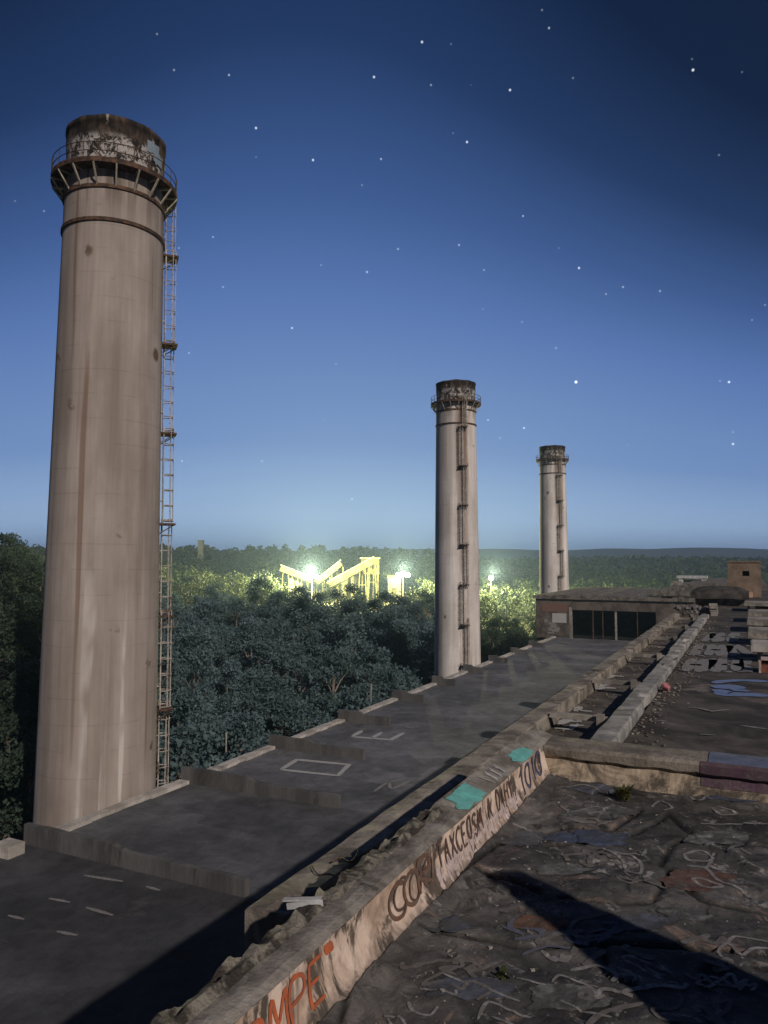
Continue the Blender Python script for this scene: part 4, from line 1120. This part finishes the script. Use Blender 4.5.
def tree(x_, y_, sc, label, group, k=None):
    crown, trunk, h = protos[random.randrange(7) if k is None else k]
    z_ = float(gz(x_, y_))
    r = root('gum_tree', (x_, y_, z_-.2), label, 'tree', group); r.rotation_euler = (0,0,random.uniform(0,6.28)); r.scale = (sc*random.uniform(.9,1.15),)*2+(sc,)
    for nm, me in (('crown', crown), ('trunk', trunk)):
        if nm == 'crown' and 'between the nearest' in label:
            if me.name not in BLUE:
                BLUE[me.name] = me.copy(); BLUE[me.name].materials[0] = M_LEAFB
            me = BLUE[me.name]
        o = bpy.data.objects.new(nm, me); COL.objects.link(o); o.parent = r
def az_px(px): return (px-384)/F/math.cos(PITCH)
def inbuild(x_, y_, pad=4.5):
    u, v = UV((x_, y_)); 
    if v > VL-pad and u < U_END+50: return True
    return any((x_-cx)**2+(y_-cy)**2 < 7**2 for cx, cy, _ in spots)
placed = []
def scatter(n, px0, px1, d0, d1, sp, sc0, sc1, label, group):
    c = 0; tries = 0
    while c < n and tries < 9000:
        tries += 1
        d = math.sqrt(random.uniform(d0*d0, d1*d1)); x_ = az_px(random.uniform(px0,px1))*d
        if inbuild(x_, d): continue
        if any((x_-a)**2+(d-b)**2 < sp*sp for a, b in placed): continue
        placed.append((x_, d)); tree(x_, d, random.uniform(sc0,sc1), label, group); c += 1
    return c
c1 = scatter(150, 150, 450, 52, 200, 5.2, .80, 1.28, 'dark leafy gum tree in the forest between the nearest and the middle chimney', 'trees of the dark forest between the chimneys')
c2 = scatter(46, -90, 60, 58, 150, 5.5, .85, 1.06, 'very dark gum tree on the slope left of the nearest chimney', 'trees left of the nearest chimney')
c3 = scatter(34, 470, 560, 122, 235, 6, .75, 1.0, 'dark gum tree beyond the roof edge, between the middle and farthest chimneys', 'trees between the middle and farthest chimneys')
c4 = scatter(22, 560, 660, 215, 300, 7, .95, 1.15, 'pale lit gum tree rising behind the building with the dark opening', 'trees behind the end building')
print('trees', c1, c2, c3, c4)
# far woods, one mass
V = []; Fq = []; r = np.random.default_rng(5); cen = []; rad = []
k = 0
def inq(px, d):                         # the lit clearing stays open
    return (285 < px < 425 and 305 < d < 375) or (d < 305 and 280 < px < 425 and d > 280)
while k < 3300:
    px = r.uniform(-120, 900); d = 205*(1500/205)**(r.random()**.85); x_ = az_px(px)*d
    if inbuild(x_, d, 8) or inq(px, d) or (d < 240 and px > 455): continue
    zb = float(gz(x_, d)); h = r.uniform(9,16) if d < 420 and 270 < px < 440 else r.uniform(12,19)
    if d < 380 and 200 < px < 440: h *= .8
    s = 1+d/900
    for q in range(3):
        cen.append(np.array([x_+r.normal()*2.2*s, d+r.normal()*2.2*s, zb+h*(.45+.2*q)])); rad.append((2.6-.3*q)*(.8+.5*r.random())*s)
    k += 1
for c, R_ in zip(cen, rad):
    dd = c[1]; per = 34 if dd < 500 else 16; leafcloud(V, Fq, [c], [R_], per, .42 if dd < 350 else (.62 if dd < 600 else 1.1+dd/1500), r)
off = 0; Fq = []
for a in V: Fq.append(np.arange(len(a)).reshape(-1,4)+off); off += len(a)
me = mesh_quads('far_wood', V, Fq, M_LEAF2); o = bpy.data.objects.new('far_wood', me); COL.objects.link(o)
o['label'] = 'wooded hillside behind the floodlit works, running out to the right'; o['category'] = 'forest'; o['kind'] = 'stuff'

# ------------------------------------------------------------------ floodlit works beyond the forest
M_STEELY = rough_mat('cream_painted_steel', (.030,.027,.010), (.075,.068,.024), (.022,.018,.01), .4, None, 3).m
M_SHED = rough_mat('white_shed_sheeting', (.11,.11,.08), (.17,.17,.12), None, .3, None, 2).m
DQ = 340.
def A(px, py, d=DQ): return Vector(atd(px, py, d))
def conveyor(p0, p1, label, w=3.0, h=2.6, d=DQ):
    a, b = A(*p0, d), A(*p1, d); r = root('conveyor', (a.x, a.y, float(gz(a.x,a.y))), label, 'conveyor', 'conveyors of the floodlit works')
    mb = MB(); mb.bar(a, b, w, h); part('gallery', mb, M_STEELY, r)
    mb = MB(); mb.bar(a+Vector((0,0,h/2+.15)), b+Vector((0,0,h/2+.15)), w+.5, .25); part('roof', mb, M_SHED, r)
    for f in (.15, .45, .75, .97):
        p = a.lerp(b, f); mb = MB(); g = float(gz(p.x,p.y))-1
        for sx in (-1.2,1.2): mb.bar((p.x+sx,p.y,p.z-h/2-.01),(p.x+sx*1.6,p.y,g),.4,.4)
        mb.bar((p.x-1.5,p.y,(p.z+g)/2),(p.x+1.5,p.y,(p.z+g)/2),.25,.25)
        part('trestle', mb, M_STEELY, r)
conveyor((281,568),(312,580), 'short conveyor sloping down to the brightest floodlight from the left')
conveyor((316,583),(341,563), 'middle conveyor rising right from the brightest floodlight')
conveyor((328,585),(374,560), 'longest conveyor rising to the square screening tower', 3.4, 3.0)
tw = A(370,572); g = float(gz(tw.x,tw.y)); r = root('screening_tower', (tw.x,tw.y,g), 'square floodlit screening tower at the top of the longest conveyor', 'tower')
zt = A(370,558).z
mb = MB(); mb.box(tw.x-4.2,tw.x+4.2,tw.y+2,tw.y+10,tw.z-1,zt-.3); part('cladding', mb, M_STEELY, r)
mb = MB(); mb.box(tw.x-4.7,tw.x+4.7,tw.y+1.5,tw.y+10.5,zt-.298,zt+.2); part('roof', mb, M_SHED, r)
for sx in (-3.6,-1,1.6,3.6):
    mb = MB(); mb.box(tw.x+sx-.35,tw.x+sx+.35,tw.y+2.2,tw.y+2.9,g-1,tw.z-1.003); part('leg', mb, M_STEELY, r)
for sx in (-2.6,0,2.6):
    mb = MB(); mb.box(tw.x+sx-.6,tw.x+sx+.6,tw.y+1.93,tw.y+1.995,tw.z+1.6,tw.z+3.2); part('window', mb, M_DARKIN, r)
def shed(px0, px1, pyt, pyb, label, d=DQ, dep=9):
    a, b = A(px0,pyt,d), A(px1,pyb,d); g = min(float(gz(a.x,a.y)), b.z)-1; r = root('shed', ((a.x+b.x)/2,a.y,g), label, 'shed', 'sheds of the floodlit works')
    mb = MB(); mb.box(a.x,b.x,d,d+dep,g,a.z); part('wall', mb, M_SHED, r)
    mb = MB(); y0,y1 = d-.4,d+dep+.4; x0,x1 = a.x-.4,b.x+.4; zr = a.z+1.3; yc=(y0+y1)/2
    mb.add([(x0,y0,a.z+.01),(x1,y0,a.z+.01),(x1,yc,zr),(x0,yc,zr),(x0,y1,a.z+.01),(x1,y1,a.z+.01)],[(0,1,2,3),(3,2,5,4),(0,3,4),(1,5,2)]); part('roof', mb, M_SHED, r)
    mb = MB(); mb.box(a.x*.7+b.x*.3-.1,a.x*.35+b.x*.65,d-.06,d-.01,g,g+(a.z-g)*.6); part('door', mb, M_STEELY, r)
shed(288,302,577,590,'low white shed left of the brightest floodlight', 345)
shed(338,358,576,590,'low white shed under the longest conveyor', 350)
shed(388,401,578,589,'flat white shed left of the second floodlight mast', 345)
bulb = Mat('floodlight_lens').color((1,1,.9)).emit((1,.96,.70), 120).m
def flood(px, py, label, energy, d=DQ-14, heads=3, col=(1,.93,.46)):
    p = A(px,py,d); g = float(gz(p.x,p.y)); r = root('floodlight_mast', (p.x,p.y,g), label, 'floodlight', 'floodlight masts of the works')
    mb = MB(); mb.tube([(p.x,p.y+.6,g-1),(p.x,p.y+.6,p.z+1)], [.28,.15], 8); part('mast', mb, M_RUST, r)
    for k in range(heads):
        xx = p.x+(k-(heads-1)/2)*2.1; zq = p.z+.5*(k%2); mb = MB(); mb.box(xx-.85,xx+.85,p.y-.3,p.y+.3,zq-.85,zq+.85); hd = part('lamp_head', mb, M_STEELY, r)
        mb = MB(); n = 12; mb.poly([(xx+1.0*math.cos(-2*math.pi*q/n),p.y-.31,zq+1.0*math.sin(-2*math.pi*q/n)) for q in range(n)][::-1], .03, (0,-1,0)); part('lens', mb, bulb, hd)
    l = bpy.data.lights.new('floodlight', 'POINT'); l.energy = energy; l.color = col; l.shadow_soft_size = 1.0
    lo_ = bpy.data.objects.new('floodlight_lamp', l); COL.objects.link(lo_); lo_.parent = r; lo_.location = (0, -7, p.z-g+3)
flood(312,577,'brightest floodlight mast, between the two short conveyors', 860000, heads=3)
flood(403,575,'second floodlight mast, just left of the middle chimney', 500000, heads=3)
flood(491,578,'small distant floodlight mast right of the middle chimney', 420000, 330, 1)
p = A(201,541,620); g = float(gz(p.x,p.y)); r = root('water_tower', (p.x,p.y,g), 'tiny pale tower on the wooded ridge right of the nearest chimney', 'tower')
mb = MB(); mb.box(p.x-2.2,p.x+2.2,p.y-2,p.y+2,g-2,p.z); part('shaft', mb, M_SHED, r)
mb = MB(); mb.box(p.x-2.6,p.x+2.6,p.y-2.4,p.y+2.4,p.z+.003,p.z+.6); part('cap', mb, M_SHED, r)

# ------------------------------------------------------------------ air
hz = MB(); hz.box(-4000,4000,-4000,4000,-60,118)
hm = bpy.data.materials.new('valley_air'); hm.use_nodes = True; t = hm.node_tree; t.nodes.clear()
ou_ = t.nodes.new('ShaderNodeOutputMaterial'); pv = t.nodes.new('ShaderNodeVolumePrincipled')
pv.inputs['Color'].default_value = (.46,.66,1,1); pv.inputs['Density'].default_value = .00025; pv.inputs['Anisotropy'].default_value = .3
t.links.new(pv.outputs[0], ou_.inputs['Volume'])
o = single('haze', hz, hm, kind='stuff')
o['label'] = 'thin blue night haze filling the valley'; o['category'] = 'haze'
